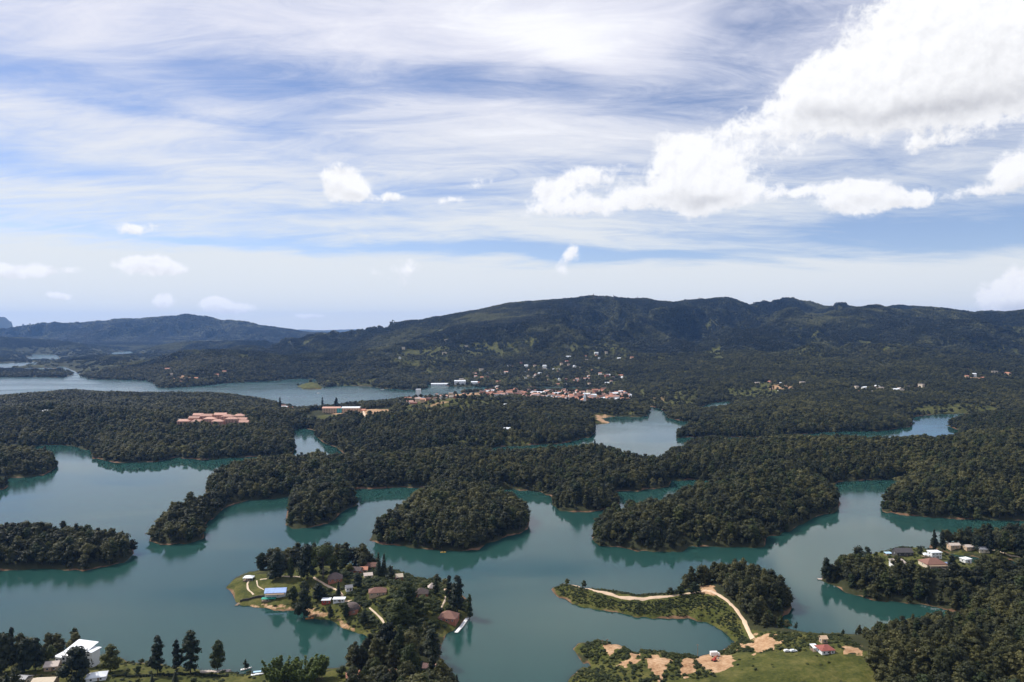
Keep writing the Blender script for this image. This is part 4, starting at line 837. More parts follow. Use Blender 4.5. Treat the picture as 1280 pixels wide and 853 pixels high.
dock('white lakeside pier below the large brown-roofed house', [(570, 792), (577, 784), (584, 774)], 2.6, 'white', .7, 'pier', 'pier')
dock('landing stage between the cream-gabled house and the launch', [(503, 727), (512, 728)], 2.0)
def stone_wall(label, pts, h, t=.8, col='shadestone', name='retaining_wall', base=-1.5):
    P = [at(*q_) for q_ in pts]; root = empty(name, tuple(P[0])); tag(root, label, 'wall'); rr = random.Random(len(label))
    for a, b in zip(P[:-1], P[1:]):
        d = b - a; L = np.hypot(*d[:2]); n = max(1, int(L / 1.6)); ang = math.atan2(d[1], d[0])
        for k in range(n):
            q_ = a + d * (k + .5) / n; zt = height(q_[0], q_[1])[0]; hh = h * rr.uniform(.88, 1.1)
            MB().box(-L / n * .49, L / n * .49, -t / 2 * rr.uniform(.85, 1.1), t / 2, base, hh).build('stone', M[col], root, loc=tuple(np.array((q_[0], q_[1], zt)) - P[0]), rz=ang)
stone_wall('dark retaining wall below the blue-roofed house', [(300, 753), (312, 750), (325, 747), (340, 745), (358, 741)], 1.5)  # retaining wall whose dark colour stands for the shadow of the terrace
stone_wall('pale stone jetty with stacked slabs below the lakeside trees', [(250, 841), (262, 841), (274, 841), (287, 840)], .9, 3.2, 'stone', 'stone_jetty')

# hedge along the lawn at lower left
HEDGE_V = [(x * 1.2, 0, .55, .75, .6) for x in range(-4, 5)]
hedge_me = fast_mesh('foliage', *crown_geo(HEDGE_V, 380, .22, 5, .85), M['leaf_dark'])
P = [at(*q_) for q_ in ((140, 847), (175, 847), (205, 845), (245, 844), (285, 846))]
root = empty('hedge', P[0]); tag(root, 'long dark clipped hedge running along the lawn at lower left', 'hedge')
for a, b in zip(P[:-1], P[1:]):
    d = b - a; L = np.hypot(*d[:2]); n = max(1, round(L / 10))
    for k in range(n):
        q_ = a + d * (k + .5) / n; q_[2] = height(q_[0], q_[1])[0]; obj('foliage', hedge_me, root, tuple(q_ - P[0]), math.atan2(d[1], d[0]), (L / n / 10.4, 1.2, 1.4))

# right bank: red-roofed house, vehicles, machine
house('low house with a red roof at the edge of the bright pasture', 1031, 815, 17, 8, 2.4, .15, 'hip', 'red_roof', 'white', 2.0, 3)
pavilion('pale sheet awning beside the red-roofed pasture house', 1018, 813, 7, 5, 2.2, 'shed', 'white_metal', .5, .1, 'awning', 'awning', 3)
house('tiny orange-tan hut behind the red-roofed house', 1029, 803, 7, 4, 2.8, .1, 'gable', 'tan', 'tan', 1.4, 1, 'hut', 'hut')
WHEEL = MB()
for k in range(1): WHEEL.tube((0, -.12, 0), (0, .12, 0), .34, .34, 12)
TYRE = WHEEL.me('tyre', M['rubber']); RIM = MB().tube((0, -.13, 0), (0, .13, 0), .2, .2, 10).me('rim', M['steel'])
def wheels(root, xs, w, r=1.0):
    for x in xs:
        for sy in (-1, 1): wl = obj('wheel', TYRE, root, (x, sy * w / 2, .34 * r), 0, (r, 1, r)); obj('rim', RIM, wl)
def car(label, px, py, col, rz, L=4.3, hgt=1.45):
    p = at(px, py, 3); root = empty('parked_car', (p[0], p[1], p[2] + .1), rz); tag(root, label, 'car', 'vehicles by the pasture')
    a = L / 2; prof = [(-a, .35), (-a, .85), (-a * .93, .95), (-a * .75, hgt), (a * .15, hgt), (a * .48, .98), (a * .95, .85), (a, .6), (a, .35)]; n = len(prof)
    V = [(x, s_ * (.85 if z < 1.1 else .68), z) for s_ in (-1, 1) for x, z in prof]; Fc = [tuple(range(n)), tuple(range(n, 2 * n))[::-1]] + [(k, n + k, n + (k + 1) % n, (k + 1) % n) for k in range(n)]
    obj('body', mesh('body', V, Fc, M[col]), root)
    for s_ in (-1, 1): MB().add([(-a * .7, s_ * .80, 1.0), (a * .36, s_ * .80, 1.0), (a * .13, s_ * .705, hgt - .08), (-a * .66, s_ * .705, hgt - .08)], [(0, 1, 2, 3) if s_ < 0 else (3, 2, 1, 0)]).build('window', M['glass'], root)
    MB().add([(a * .47, -.7, 1.02), (a * .47, .7, 1.02), (a * .17, .62, hgt - .04), (a * .17, -.62, hgt - .04)], [(0, 1, 2, 3)]).build('windscreen', M['glass'], root, loc=(.03, 0, .03))
    wheels(root, (-a * .62, a * .62), 1.6)
car('white car parked left of the pair at the pasture edge', 984, 815, 'white', .2); car('silver-white car parked right of the pair at the pasture edge', 992, 815, 'white_metal', .1)
def truck(label, px, py, rz):
    p = at(px, py, 5); root = empty('truck', (p[0], p[1], p[2] + .1), rz); tag(root, label, 'truck', 'vehicles by the pasture')
    MB().box(-3.3, 1.4, -1.1, 1.1, .95, 3.2).build('cargo_box', M['white'], root); MB().add([(1.55, -1, .6), (3.1, -1, .6), (3.1, -1, 1.5), (2.7, -1, 2.3), (1.55, -1, 2.3), (1.55, 1, .6), (3.1, 1, .6), (3.1, 1, 1.5), (2.7, 1, 2.3), (1.55, 1, 2.3)], [(0, 1, 2, 3, 4), (9, 8, 7, 6, 5), (0, 5, 6, 1), (1, 6, 7, 2), (2, 7, 8, 3), (3, 8, 9, 4), (4, 9, 5, 0)]).build('cab', M['white'], root)
    MB().box(-3.3, 3.0, -.5, .5, .55, .93).build('chassis', M['rubber'], root); MB().add([(3.13, -.85, 1.5), (3.13, .85, 1.5), (2.75, .85, 2.24), (2.75, -.85, 2.24)], [(0, 1, 2, 3)]).build('windscreen', M['glass'], root, loc=(.02, 0, .01)); wheels(root, (-2.1, 2.2), 1.9, 1.3)
truck('white box truck on the bare earth by the inlet', 894, 821, .1)
p = at(893, 827, 4); root = empty('digger', (p[0], p[1], p[2] + .1), .5); tag(root, 'small red digger standing on the bare earth', 'digger', 'vehicles by the pasture')
for s_ in (-1, 1): MB().box(-1.5, 1.5, s_ * 1.0 - .25, s_ * 1.0 + .25, 0, .7).build('track', M['rubber'], root)
MB().box(-1.4, .9, -.95, .95, .75, 1.6).build('body', M['red'], root); MB().box(-.3, .8, -.9, .1, 1.6, 2.7).build('cab', M['red'], root); MB().box(-.25, .85, -.93, .13, 1.9, 2.5).build('window', M['glass'], root)
MB().tube((.8, .4, 1.4), (2.6, .4, 3.2), .2, .16).tube((2.6, .4, 3.2), (3.7, .4, 1.4), .16, .12).build('arm', M['red'], root); MB().box(3.3, 4.0, 0, .8, .6, 1.4).build('bucket', M['steel'], root)
def pole(label, px, py, h, group='utility poles on the earth knolls'):
    p = at(px, py); root = empty('utility_pole', tuple(p)); tag(root, label, 'pole', group); MB().tube((0, 0, -1), (0, 0, h), .16, .11, 7).build('post', M['wood'], root); MB().box(-.9, .9, -.07, .07, h - .7, h - .5).build('crossarm', M['wood'], root)
pole('tall utility pole by the inlet left of the white truck', 872, 822, 9); pole('short utility pole on the knoll at the water', 759, 806, 4); pole('short post left of the knoll pole', 753, 806, 3.4)

# right promontory
house('dark-walled house with a black roof at the back of the promontory', 1128, 694, 20, 10, 3.6, 0, 'gable', 'dark_roof', 'dark_roof', 2.8, 3)
def opening(root, w, d, h): MB().box(-.5, .5, -.04, .04, 0, 1).build('garage_opening', M['dark_roof'], root, loc=(w * .12, -d / 2 - .08, 0)).scale = (w * .5, 1, h * .72)  # solid dark panel on the wall imitating the shade inside an open garage
house('white building with a pale grey roof and an opening painted dark', 1122, 708, 16, 8, 3.8, 0, 'shed', 'stone', 'white', 1.2, 0, 'garage', 'building', extra=opening)
house('long house with a big mottled brown tile roof and veranda', 1166, 707, 26, 13, 2.8, .05, 'hip', 'brown_roof', 'cream', 4.0, 5, extra=porch)
house('white flat-roofed two-storey house behind the brown roof', 1168, 697, 13, 7, 5.2, .1, 'flat', 'white_metal', 'white', .4, 3)
pavilion('small white pointed marquee left of the white house', 1157, 696, 8, 5, 2.2, 'pyramid', 'white_metal', 1.6, .1, 'marquee', 'tent', 3)
pavilion('pale blue canopy on the grass at the promontory back', 1110, 694, 8, 4, 1.8, 'shed', 'skyblue', .4, .1, 'canopy', 'canopy', 3)
pavilion('bright blue canopy at the end of the brown-roofed house', 1186, 708, 9, 4.5, 2.2, 'shed', 'blue', .6, .1, 'canopy', 'canopy', 3)
house('white cube shed on the right slope of the promontory', 1207, 703, 10, 6, 3.4, .3, 'flat', 'white_metal', 'white', .3, 1, 'shed', 'shed')
house('tan lakeside cottage left end of the bank behind the channel', 1192, 685, 13, 6, 3.2, .1, 'gable', 'stone', 'tan', 1.6, 2); house('pinkish cottage in the middle of the bank behind the channel', 1211, 687, 11, 6, 3.0, .1, 'gable', 'stone', 'tan', 1.6, 2); house('grey cottage beside the path on the bank behind the channel', 1229, 690, 12, 6, 3.0, -.1, 'gable', 'grey_roof', 'cream', 1.8, 2)

# pink hotel on the wooded slope
p = at(268, 532, 0, 1000); root = empty('hotel', tuple(p)); tag(root, 'sprawling pink and terracotta hotel on the wooded slope', 'hotel'); k_ = m_per_px(p); rr = random.Random(3)
for bx_, by_, w_, d_, h_ in ((-38, -2, 14, 12, 6), (-28, 6, 13, 12, 8), (-18, -6, 15, 11, 7), (-15, 12, 14, 12, 10), (-4, -3, 14, 13, 9), (2, 14, 15, 12, 12), (8, -8, 13, 11, 7), (15, 5, 14, 13, 11), (24, -3, 15, 12, 9), (26, 14, 12, 11, 12), (34, 3, 13, 11, 8), (40, -5, 12, 10, 6), (-30, 20, 12, 10, 9)):
    bx_, by_ = bx_ * k_ * .98, by_ * 1.9; zb = height(p[0] + bx_, p[1] + by_)[0] - p[2]; w_ *= k_ * 1.0; h_ *= 1.7; EXCLUDE.append((p[0] + bx_, p[1] + by_, 17)); EXCLUDE.append((p[0] + bx_, p[1] + by_ - 20, 16))
    wl = MB().box(-w_ / 2, w_ / 2, -d_ / 2, d_ / 2, -9, h_).build('wing', M[rr.choice(['tan', 'pink', 'terracotta', 'pink'])], root, loc=(bx_, by_, zb)); roof_mesh(rr.choice(['hip', 'gable']), w_, d_, 4.0, .8).build('roof', M['pink'], wl, loc=(0, 0, h_ + .02))
    for s_ in range(int(h_ // 3)):
        for q_ in range(4): MB().box(-.8, .8, -.05, .05, -.7, .7).build('window', M['glass'], wl, loc=((q_ + .5) / 4 * w_ - w_ / 2, -d_ / 2 - .05, 1.8 + 3 * s_))
house('small white annex left of the pink hotel', 229, 528, 12, 9, 5, 0, 'gable', 'stone', 'white', 2, 3, dmin=1000)
house('white house with a broad roof in the left woods', 60, 517, 15, 12, 5, 0, 'hip', 'white_metal', 'white', 3, 4, dmin=1000); house('pale house right of the broad white house in the left woods', 84, 512, 12, 10, 4, .2, 'gable', 'stone', 'tan', 3, 3, dmin=1000)
house('white cottage on the pale green clearing below the town hill', 634, 539, 8, 9, 5, 0, 'gable', 'white_metal', 'white', 2.5, 2, dmin=1000); house('bright white house on the town hill crest', 632, 509, 7, 10, 6, 0, 'gable', 'white_metal', 'white', 2, 2, dmin=1000)

# ochre school with a white roof and turquoise bay
p = at(430, 516, 32, 1300); root = empty('school', tuple(p), .05); tag(root, 'long ochre three-storey school with white roof and turquoise bay', 'building'); k_ = m_per_px(p); EXCLUDE += [(p[0] + e, p[1] + f_, 30) for e in (-55, -20, 20, 60, 95) for f_ in (-125, -100, -75, -45, 0)]
MB().box(-26 * k_, 20 * k_, -9, 9, -8, 12).build('wall', M['tan'], root); MB().box(-8 * k_, -2 * k_, -9.6, -9.05, -1, 12.3).build('bay', M['teal'], root); MB().box(20.2 * k_, 27 * k_, -8, 8, -8, 6).build('wing', M['orange'], root)
roof_mesh('shed', 22 * k_, 18, 2.0, .8).build('roof', M['white_metal'], root, loc=(8.5 * k_, 0, 12.02)); roof_mesh('gable', 22 * k_, 18, 3.0, .8).build('roof', M['pink'], root, loc=(-15 * k_, 0, 12.02)); roof_mesh('gable', 6.6 * k_, 16, 3, .6).build('wing_roof', M['terracotta'], root, loc=(23.6 * k_, 0, 6.02))
for s_ in range(3):
    for q_ in range(14): obj('window', WIN, root, ((q_ + .5) / 14 * 44 * k_ - 25 * k_, -9.7, 2.0 + 3.8 * s_), 0, (2.6, 1, 1.8)).data = PANE

# --- lakeside town
PROTO = []
for rm_, wm_, kind in (('brown_roof', 'brick', 'gable'), ('terracotta', 'white', 'gable'), ('brown_roof', 'cream', 'hip'), ('terracotta', 'tan', 'gable'), ('grey_roof', 'white', 'flat'), ('white_metal', 'white', 'gable'), ('stone', 'cream', 'flat'), ('pink', 'white', 'gable')):
    PROTO.append((MB().box(-.5, .5, -.5, .5, -1.2, 1).me('wall', M[wm_]), roof_mesh(kind, 1, 1, .38 if kind != 'flat' else .1, .06, .04).me('roof', M[rm_]), {'brown_roof': 'brown-roofed', 'terracotta': 'terracotta-roofed', 'grey_roof': 'grey flat-roofed', 'white_metal': 'white-roofed', 'stone': 'pale flat-roofed', 'pink': 'pink-roofed'}[rm_]))
def town(P, n, where, grp, gap=9.0, mix=None, smin=10, smax=20, dmin=1900):
    P = np.array(P, float); lo, hi = P.min(0), P.max(0); used = []; tries = 0
    while len(used) < n and tries < n * 14:
        tries += 1; a = rng.uniform(lo[0], hi[0]); b_ = rng.uniform(lo[1], hi[1])
        if poly_sdf(np.array([a]), np.array([b_]), P, 1e4)[0] < 0: continue
        p = hit(a, b_, 0, dmin)
        if p[2] < 1.2 or any((p[0] - u[0]) ** 2 + (p[1] - u[1]) ** 2 < gap * gap for u in used): continue
        used.append(p); i = rng.integers(0, len(PROTO)) if mix is None else rng.choice(mix); wm_, rm_, word = PROTO[i]; w_ = rng.uniform(smin, smax); d_ = rng.uniform(8, 13); h_ = rng.choice([3.2, 5.8, 5.8, 8.4])
        o = obj('town_house', wm_, None, tuple(p), rng.choice([.15, .15, -1.4, .3]) + rng.normal(0, .06), (w_, d_, h_)); fx = (a - lo[0]) / (hi[0] - lo[0]); fy = (b_ - lo[1]) / (hi[1] - lo[1]); side = 'left end' if fx < .25 else 'left middle' if fx < .5 else 'right middle' if fx < .75 else 'right end'; st_ = {3.2: 'one-storey', 5.8: 'two-storey', 8.4: 'three-storey'}[float(h_)]; tag(o, f'{word} {st_} house {where}, {side}' + (', upper rows' if fy < .5 else ', lower rows') if n > 20 else f'{word} {st_} house {where}, {side}', 'house', grp); c_ = obj('roof', rm_, o, (0, 0, 1.01)); c_.scale = (1, 1, 5.5 / h_); EXCLUDE.append((p[0], p[1], 15))
town([(598, 490), (640, 488), (745, 488), (788, 492), (792, 502), (740, 502), (690, 500), (650, 498), (612, 496)], 215, 'in the crowded lakeside town centre', 'houses of the town centre', 7.5, [0, 0, 1, 2, 2, 3, 1, 7, 4, 5])
town([(488, 501), (560, 495), (585, 496), (560, 503), (500, 508)], 26, 'by the lake left of the centre', 'houses left of the town centre', 12)
town([(535, 474), (580, 468), (640, 456), (715, 452), (745, 466), (795, 474), (790, 484), (700, 482), (600, 481)], 70, 'on the slope behind the town', 'houses on the slope behind the town', 16, None, 9, 18, 2500)
town([(352, 509), (372, 508), (374, 516), (352, 516)], 6, 'beside the road left of the ochre school', 'houses by the school road', 14)
town([(1070, 484), (1155, 484), (1155, 492), (1070, 492)], 12, 'in the hamlet on the right-hand plain', 'houses of the right-hand hamlet', 20, [5, 3, 6, 0]); town([(900, 478), (1010, 476), (1010, 490), (900, 490)], 7, 'in the fields right of the town', 'houses in the fields', 25, [3, 5, 6]); town([(1190, 462), (1270, 462), (1270, 480), (1190, 480)], 5, 'on the far right hillside', 'houses on the right hillside', 30, [6, 3, 5])
town([(200, 462), (300, 458), (300, 476), (205, 478)], 7, 'on the far left lakeshore', 'houses on the left lakeshore', 30, [6, 3, 5]); town([(450, 425), (560, 425), (620, 440), (500, 455)], 6, 'high on the mountain flank left of the town', 'houses on the mountain flank', 40, [5, 6]); town([(690, 440), (790, 442), (790, 456), (690, 454)], 9, 'on the upper slope above the town', 'houses above the town', 30, [5, 6, 3])
house('bright white hall in the right-hand hamlet', 1120, 489, 7, 16, 6, 0, 'gable', 'white_metal', 'white', 2.5, 3, dmin=1900)
house('long white market hall in the town centre', 670, 493.5, 14, 22, 7, 0, 'gable', 'white_metal', 'white', 3, 5, 'hall', 'hall', dmin=1900)
for i_, (a, b_, w_, d_, h_, lb) in enumerate(((550, 482, 22, 16, 6, 'long low white lakeside shed left of the white halls'), (575, 480, 14, 18, 11, 'tall white lakeside hall across the channel'), (593, 480, 8, 16, 7, 'small white lakeside hall right of the tall one'))): house(lb, a, b_, w_, d_, h_, 0, 'gable', 'white_metal', 'white', 3, 5, 'hall', 'hall', dmin=2300)
house('tall white apartment block standing over the channel', 523, 497, 6, 14, 26, 0, 'flat', 'white_metal', 'white', .8, 3, 'apartment_block', 'building', dmin=1600)
p = at(731, 505, 14, 1700); root = empty('church', tuple(p)); tag(root, 'white church with a thin pointed spire in the town', 'church')
MB().box(-9, 9, 3, 30, -3, 9).build('nave', M['white'], root); roof_mesh('gable', 27, 18, 5, .5).build('nave_roof', M['terracotta'], root, loc=(0, 16.5, 9.02), rz=math.pi / 2); MB().box(-3, 3, -3, 3, -3, 19).build('tower', M['white'], root); roof_mesh('pyramid', 6, 6, 12, .1).build('spire', M['white_metal'], root, loc=(0, 0, 19.02)); obj('window', PANE, root, (0, -3.05, 14), 0, (1.6, 1, 3)); obj('door', DOOR, root, (0, -3.06, 0), 0, (2.2, 1, 3.6))
# footbridge over the channel
a = np.array(ground(614, 489)); b_ = np.array(ground(626, 482)); d = b_ - a; L = np.hypot(*d); root = empty('bridge', (a[0], a[1], 0), math.atan2(d[1], d[0])); tag(root, 'grey road bridge over the channel to the town', 'bridge')
MB().box(0, L, -4, 4, 4.2, 5.0).build('deck', M['stone'], root)
for s_ in (-1, 1): MB().box(0, L, s_ * 4.0 - .2, s_ * 4.0 + .2, 5.02, 6.1).build('parapet', M['white'], root)
for k in range(7): MB().box(-.8, .8, -3, 3, -4, 4.18).build('pier', M['stone'], root, loc=(L * (k + .5) / 7, 0, 0))
# radio masts on the mountain
def mast(label, px, h, w=6.0):
    c = [hit(px, y_, 0, 3500) for y_ in np.arange(376, 396, .5)]; c = [q_ for q_ in c if q_[1] < 9000] or [hit(px, 392, 0, 3500)]
    p = max(c[:12], key=lambda q_: q_[2]); root = empty('radio_mast', tuple(p)); tag(root, label, 'mast', 'radio masts on the mountain')
    for k in range(4):
        sx, sy = (k % 2 - .5) * 2, (k // 2 - .5) * 2; MB().tube((sx * w / 2, sy * w / 2, -4), (sx * w * .12, sy * w * .12, h), .8, .5, 5).build('leg', M['mast'], root)
    for k in range(8):
        f_ = k / 8; g_ = (k + 1) / 8; w0 = w / 2 * (1 - .88 * f_); w1 = w / 2 * (1 - .88 * g_)
        MB().tube((-w0, -w0, h * f_), (w1, -w1, h * g_), .4, .4, 4).tube((w0, w0, h * f_), (-w1, w1, h * g_), .4, .4, 4).build('brace', M['mast'], root)
    MB().tube((0, 0, h), (0, 0, h * 1.15), .5, .3, 5).build('antenna', M['mast'], root)
for px_, h_, lb in ((742, 48, 'tallest radio mast on the mountain top'), (747, 30, 'short mast just right of the tallest one'), (753, 22, 'lowest mast of the summit group'), (767, 40, 'second tallest mast right of the summit'), (797, 28, 'lone mast on the shoulder right of the summit'), (874, 24, 'far right mast on the long skyline')): mast(lb, px_, h_)

# --- individually placed trees
def tree_kind(fn, seed, n, size, lm, th, tr, limbs=4, core=.72, **kw):
    cg = crown_geo(fn(seed, **kw), n, size, seed + 100, core); tg = trunk_geo(th, tr, limbs, seed)
    return (fast_mesh('crown', *cg, M[lm]), fast_mesh('trunk', *tg, M['bark']))
TK = {'round': [tree_kind(lobes_crown, s, 1500, .026, 'leaf_near', .55, .018, 5, w=.30) for s in (1, 2, 3)], 'dark': [tree_kind(lobes_crown, s, 1600, .026, 'leaf_dark', .5, .02, 5, w=.32) for s in (4, 5, 6)], 'tall': [tree_kind(lobes_crown, s, 1400, .022, 'leaf_near', .7, .014, 6, w=.19, r0=.08, r1=.14) for s in (7, 8, 9)],
      'gum': [tree_kind(lobes_crown, s, 1400, .022, 'leaf_dark', .75, .014, 6, w=.2, r0=.08, r1=.15) for s in (17, 18, 19)], 'cypress': [tree_kind(lobes_cone, s, 800, .022, 'leaf_dark', .4, .014, 0) for s in (10, 11)], 'pine': [tree_kind(lobes_pine, s, 800, .026, 'leaf_dark', .8, .014, 3) for s in (12, 13)], 'umbrella': [tree_kind(lobes_umbrella, s, 1300, .028, 'leaf_near', .72, .022, 8) for s in (14, 15)], 'yellow': [tree_kind(lobes_round, 16, 900, .03, 'leaf_yellow', .5, .018, 4)], 'olive': [tree_kind(lobes_crown, s, 1700, .028, 'leaf_near', .5, .02, 5, w=.40, taper=.2) for s in (21, 22)], 'small': [tree_kind(lobes_round, 23, 500, .04, 'leaf_near', .5, .02, 3, w=.36)]}
_tk = {}
NAMEK = {'round': 'broadleaf_tree', 'dark': 'broadleaf_tree', 'tall': 'eucalyptus_tree', 'gum': 'eucalyptus_tree', 'cypress': 'cypress_tree', 'pine': 'conifer_tree', 'umbrella': 'spreading_tree', 'yellow': 'flowering_tree', 'olive': 'broadleaf_tree', 'small': 'small_tree'}
def tree(kind, px, py, top, wpx, label, dmin=350.0, group=None):
    """px,py of the foot, py of the top, crown width in pixels"""
    p = at(px, py, 0, dmin); k = p[1] / F; h = (py - top) * k * 1.03; w = wpx * k; i = _tk[kind] = _tk.get(kind, -1) + 1
    V = TK[kind]; cm, tm = V[i % len(V)]; uw = {'round': .75, 'dark': .78, 'tall': .5, 'gum': .54, 'cypress': .26, 'pine': .42, 'umbrella': 1.25, 'yellow': .75, 'olive': 1.0, 'small': .95}[kind]
    o = empty(NAMEK[kind], (p[0], p[1], p[2] - .15), random.uniform(0, 6.28), (w / uw, w / uw, h)); tag(o, label, 'tree', group); obj('crown', cm, o); obj('trunk', tm, o); EXCLUDE.append((p[0], p[1], max(w * .3, 1.5)))
for a in [('dark', 2, 842, 792, 40, 'dark tree cut by the left edge of the photo'), ('gum', 14, 838, 784, 15, 'slim dark tree rising above the left edge group'), ('dark', 30, 840, 797, 30, 'rounded dark tree in the left edge group'), ('dark', 44, 838, 797, 26, 'dark tree right of the left edge group'), ('small', 61, 832, 806, 20, 'leaning dark tree just left of the white villa'), ('dark', 95, 853, 809, 42, 'big dark tree standing in front of the white villa'), ('round', 138, 840, 806, 30, 'rounded green tree right of the white villa'), ('small', 177, 831, 823, 8, 'small bush-like tree at the shore'), ('gum', 197, 842, 795, 25, 'tall narrow tree, first of the shore trees'), ('gum', 221, 840, 799, 18, 'narrow left tree of the close shore pair'), ('tall', 238, 841, 788, 30, 'tallest of the shore trees with an open top'), ('round', 272, 839, 801, 25, 'rounded shore tree right of the tall pair'), ('pine', 307, 838, 823, 9, 'small conifer beside the white motorboat'), ('cypress', 219, 853, 838, 8, 'small dark clipped tree in front of the hedge'), ('small', 172, 843, 832, 10, 'low bushy tree behind the hedge'), ('cypress', 190, 856, 843, 7, 'dark bush-like conifer at the bottom edge'),
    ('dark', 345, 724, 688, 28, 'dense dark tree left of the big peninsula trees'), ('round', 363, 723, 697, 12, 'pale thin tree between the big peninsula trees'), ('dark', 384, 724, 680, 32, 'tall leafy tree, left half of the biggest crown'), ('umbrella', 404, 724, 680, 44, 'wide spreading tree with an open crown above the village'), ('round', 418, 722, 700, 14, 'tree at the right end of the big peninsula group'), ('dark', 380, 773, 727, 26, 'dark tree on the near bank beside the lawn'), ('round', 366, 752, 733, 18, 'leafy tree right of the blue-roofed house'), ('dark', 398, 750, 728, 20, 'dark tree behind the small red house'), ('yellow', 437, 716, 704, 12, 'yellowish round tree beside the brown houses'), ('dark', 447, 736, 717, 16, 'dark round tree in the village centre'),
    ('cypress', 473, 722, 689, 9, 'left of the two tall pointed cypresses'), ('cypress', 480, 723, 690, 9, 'right of the two tall pointed cypresses'), ('pine', 488, 726, 706, 12, 'shorter conifer right of the cypresses'), ('olive', 508, 762, 728, 36, 'large olive-green tree in the middle of the village'), ('olive', 500, 782, 748, 44, 'broad olive tree above the sunlit path'), ('olive', 528, 768, 745, 40, 'broad olive tree left of the brown-roofed house'), ('tall', 545, 744, 722, 12, 'slim tree right of the pointed hut'), ('gum', 561, 752, 719, 13, 'narrow tree left of the tall right-hand crown'), ('gum', 572, 765, 720, 26, 'tall rounded tree at the right end of the peninsula'), ('tall', 587, 775, 742, 12, 'slender tree overhanging the right shore'), ('round', 432, 772, 753, 12, 'small tree under the round house'), ('gum', 413, 775, 756, 10, 'thin dark tree above the orange boat'), ('round', 455, 783, 765, 14, 'leafy tree on the bank above the inlet'), ('cypress', 423, 745, 726, 7, 'small pointed tree beside the village road'),
    ('dark', 487, 822, 778, 34, 'dark tree at the head of the inlet'), ('tall', 500, 828, 780, 20, 'tall dark tree in the neck of the peninsula'), ('gum', 540, 825, 786, 32, 'large open tree on the right shore of the neck'), ('olive', 512, 850, 806, 38, 'big olive tree low in the neck of the peninsula'), ('round', 470, 845, 822, 22, 'rounded tree behind the salmon roof'), ('small', 427, 846, 832, 16, 'small tree left of the orange-walled house'), ('round', 456, 855, 833, 14, 'narrow tree right of the orange-walled house'), ('yellow', 553, 856, 833, 20, 'yellow-green tree near the bottom edge'), ('cypress', 571, 857, 842, 6, 'lone little conifer at the water near the bottom edge'), ('dark', 530, 858, 836, 20, 'dark tree low at the bottom edge'),
    ('small', 709, 731, 723, 7, 'lone round bush-tree at the tip of the dirt ridge'), ('small', 730, 735, 725, 8, 'small rough tree beside the dirt ridge road'), ('round', 868, 742, 728, 18, 'round tree at the end of the dirt ridge road'), ('round', 850, 744, 732, 16, 'bushy tree left of the gravel turning place'), ('small', 838, 744, 734, 12, 'low tree at the back of the dirt ridge'),
    ('dark', 1033, 726, 697, 17, 'dark tree alone on the tip of the promontory'), ('gum', 1084, 712, 684, 20, 'tall dark tree beside the promontory lawn'), ('tall', 1095, 712, 690, 12, 'leafy tree right of the tall dark one'), ('pine', 1151, 698, 681, 8, 'small conifer between the promontory houses'), ('gum', 1168, 690, 662, 10, 'left of the pair of trees behind the white house'), ('gum', 1178, 690, 664, 10, 'right of the pair of trees behind the white house'), ('dark', 1190, 710, 694, 12, 'dark round tree beside the blue canopy'), ('tall', 1207, 684, 660, 10, 'slim tree on the bank behind the channel'), ('dark', 1222, 688, 668, 16, 'dark round tree right of the pinkish cottage'), ('gum', 1238, 692, 661, 14, 'tall tree above the grey cottage'), ('tall', 1256, 694, 664, 16, 'leafy tree near the right edge of the channel bank'), ('gum', 1274, 696, 658, 18, 'tall tree at the right edge of the photo'), ('olive', 1228, 776, 761, 24, 'bright olive round tree above the right-hand wood'),
    ('gum', 350, 514, 497, 5, 'first dark tree by the far lake left of the school', 1300), ('gum', 403, 513, 497, 5, 'dark tree by the far lake above the school', 1300), ('gum', 420, 512, 497, 8, 'rounded dark tree by the far lake above the school', 1300), ('pine', 743, 575, 548, 9, 'thin flat-topped tree rising above the forest ridge', 1000)]: tree(*a)
# bamboo clump: arching plumes
rb = random.Random(5); Vb = []; Tb = []; o_ = 0; mbb = MB()
for k in range(48):
    a_ = rb.random() * 6.28; r_ = rb.random() ** .5 * .5; h_ = rb.uniform(.65, 1.0); bx_, by_ = math.cos(a_) * r_, math.sin(a_) * r_ * .7; L = []
    for j in range(7):
        t_ = .3 + .7 * j / 6; L.append((bx_ + math.cos(a_) * .2 * t_ * t_, by_ + math.sin(a_) * .2 * t_ * t_, h_ * t_ - .09 * t_ ** 3, .085 * (1.2 - t_ * .7), .08))
    cg = crown_geo(L, 130, .042, k + 300, .6); Vb.append(cg[0]); Tb.append(cg[1] + o_); o_ += len(cg[0]); mbb.tube((bx_, by_, -.1), (bx_ + math.cos(a_) * .08, by_ + math.sin(a_) * .08, h_ * .8), .006, .003, 4)
bam = fast_mesh('foliage', np.concatenate(Vb), np.concatenate(Tb), M['leaf_bamboo']); bst = mbb.me('stems', M['wood'])
for px_, py_, wpx, lb in ((352, 862, 36, 'left clump of bright feathery bamboo at the bottom edge'), (384, 862, 40, 'right clump of bright feathery bamboo at the bottom edge')):
    p = at(px_, 852, 8); k = p[1] / F; o = empty('bamboo_clump', (p[0], p[1], p[2] - .2), px_, (wpx * k, wpx * k, 28 * k)); tag(o, lb, 'bamboo', 'bamboo clumps'); obj('foliage', bam, o); obj('stems', bst, o)

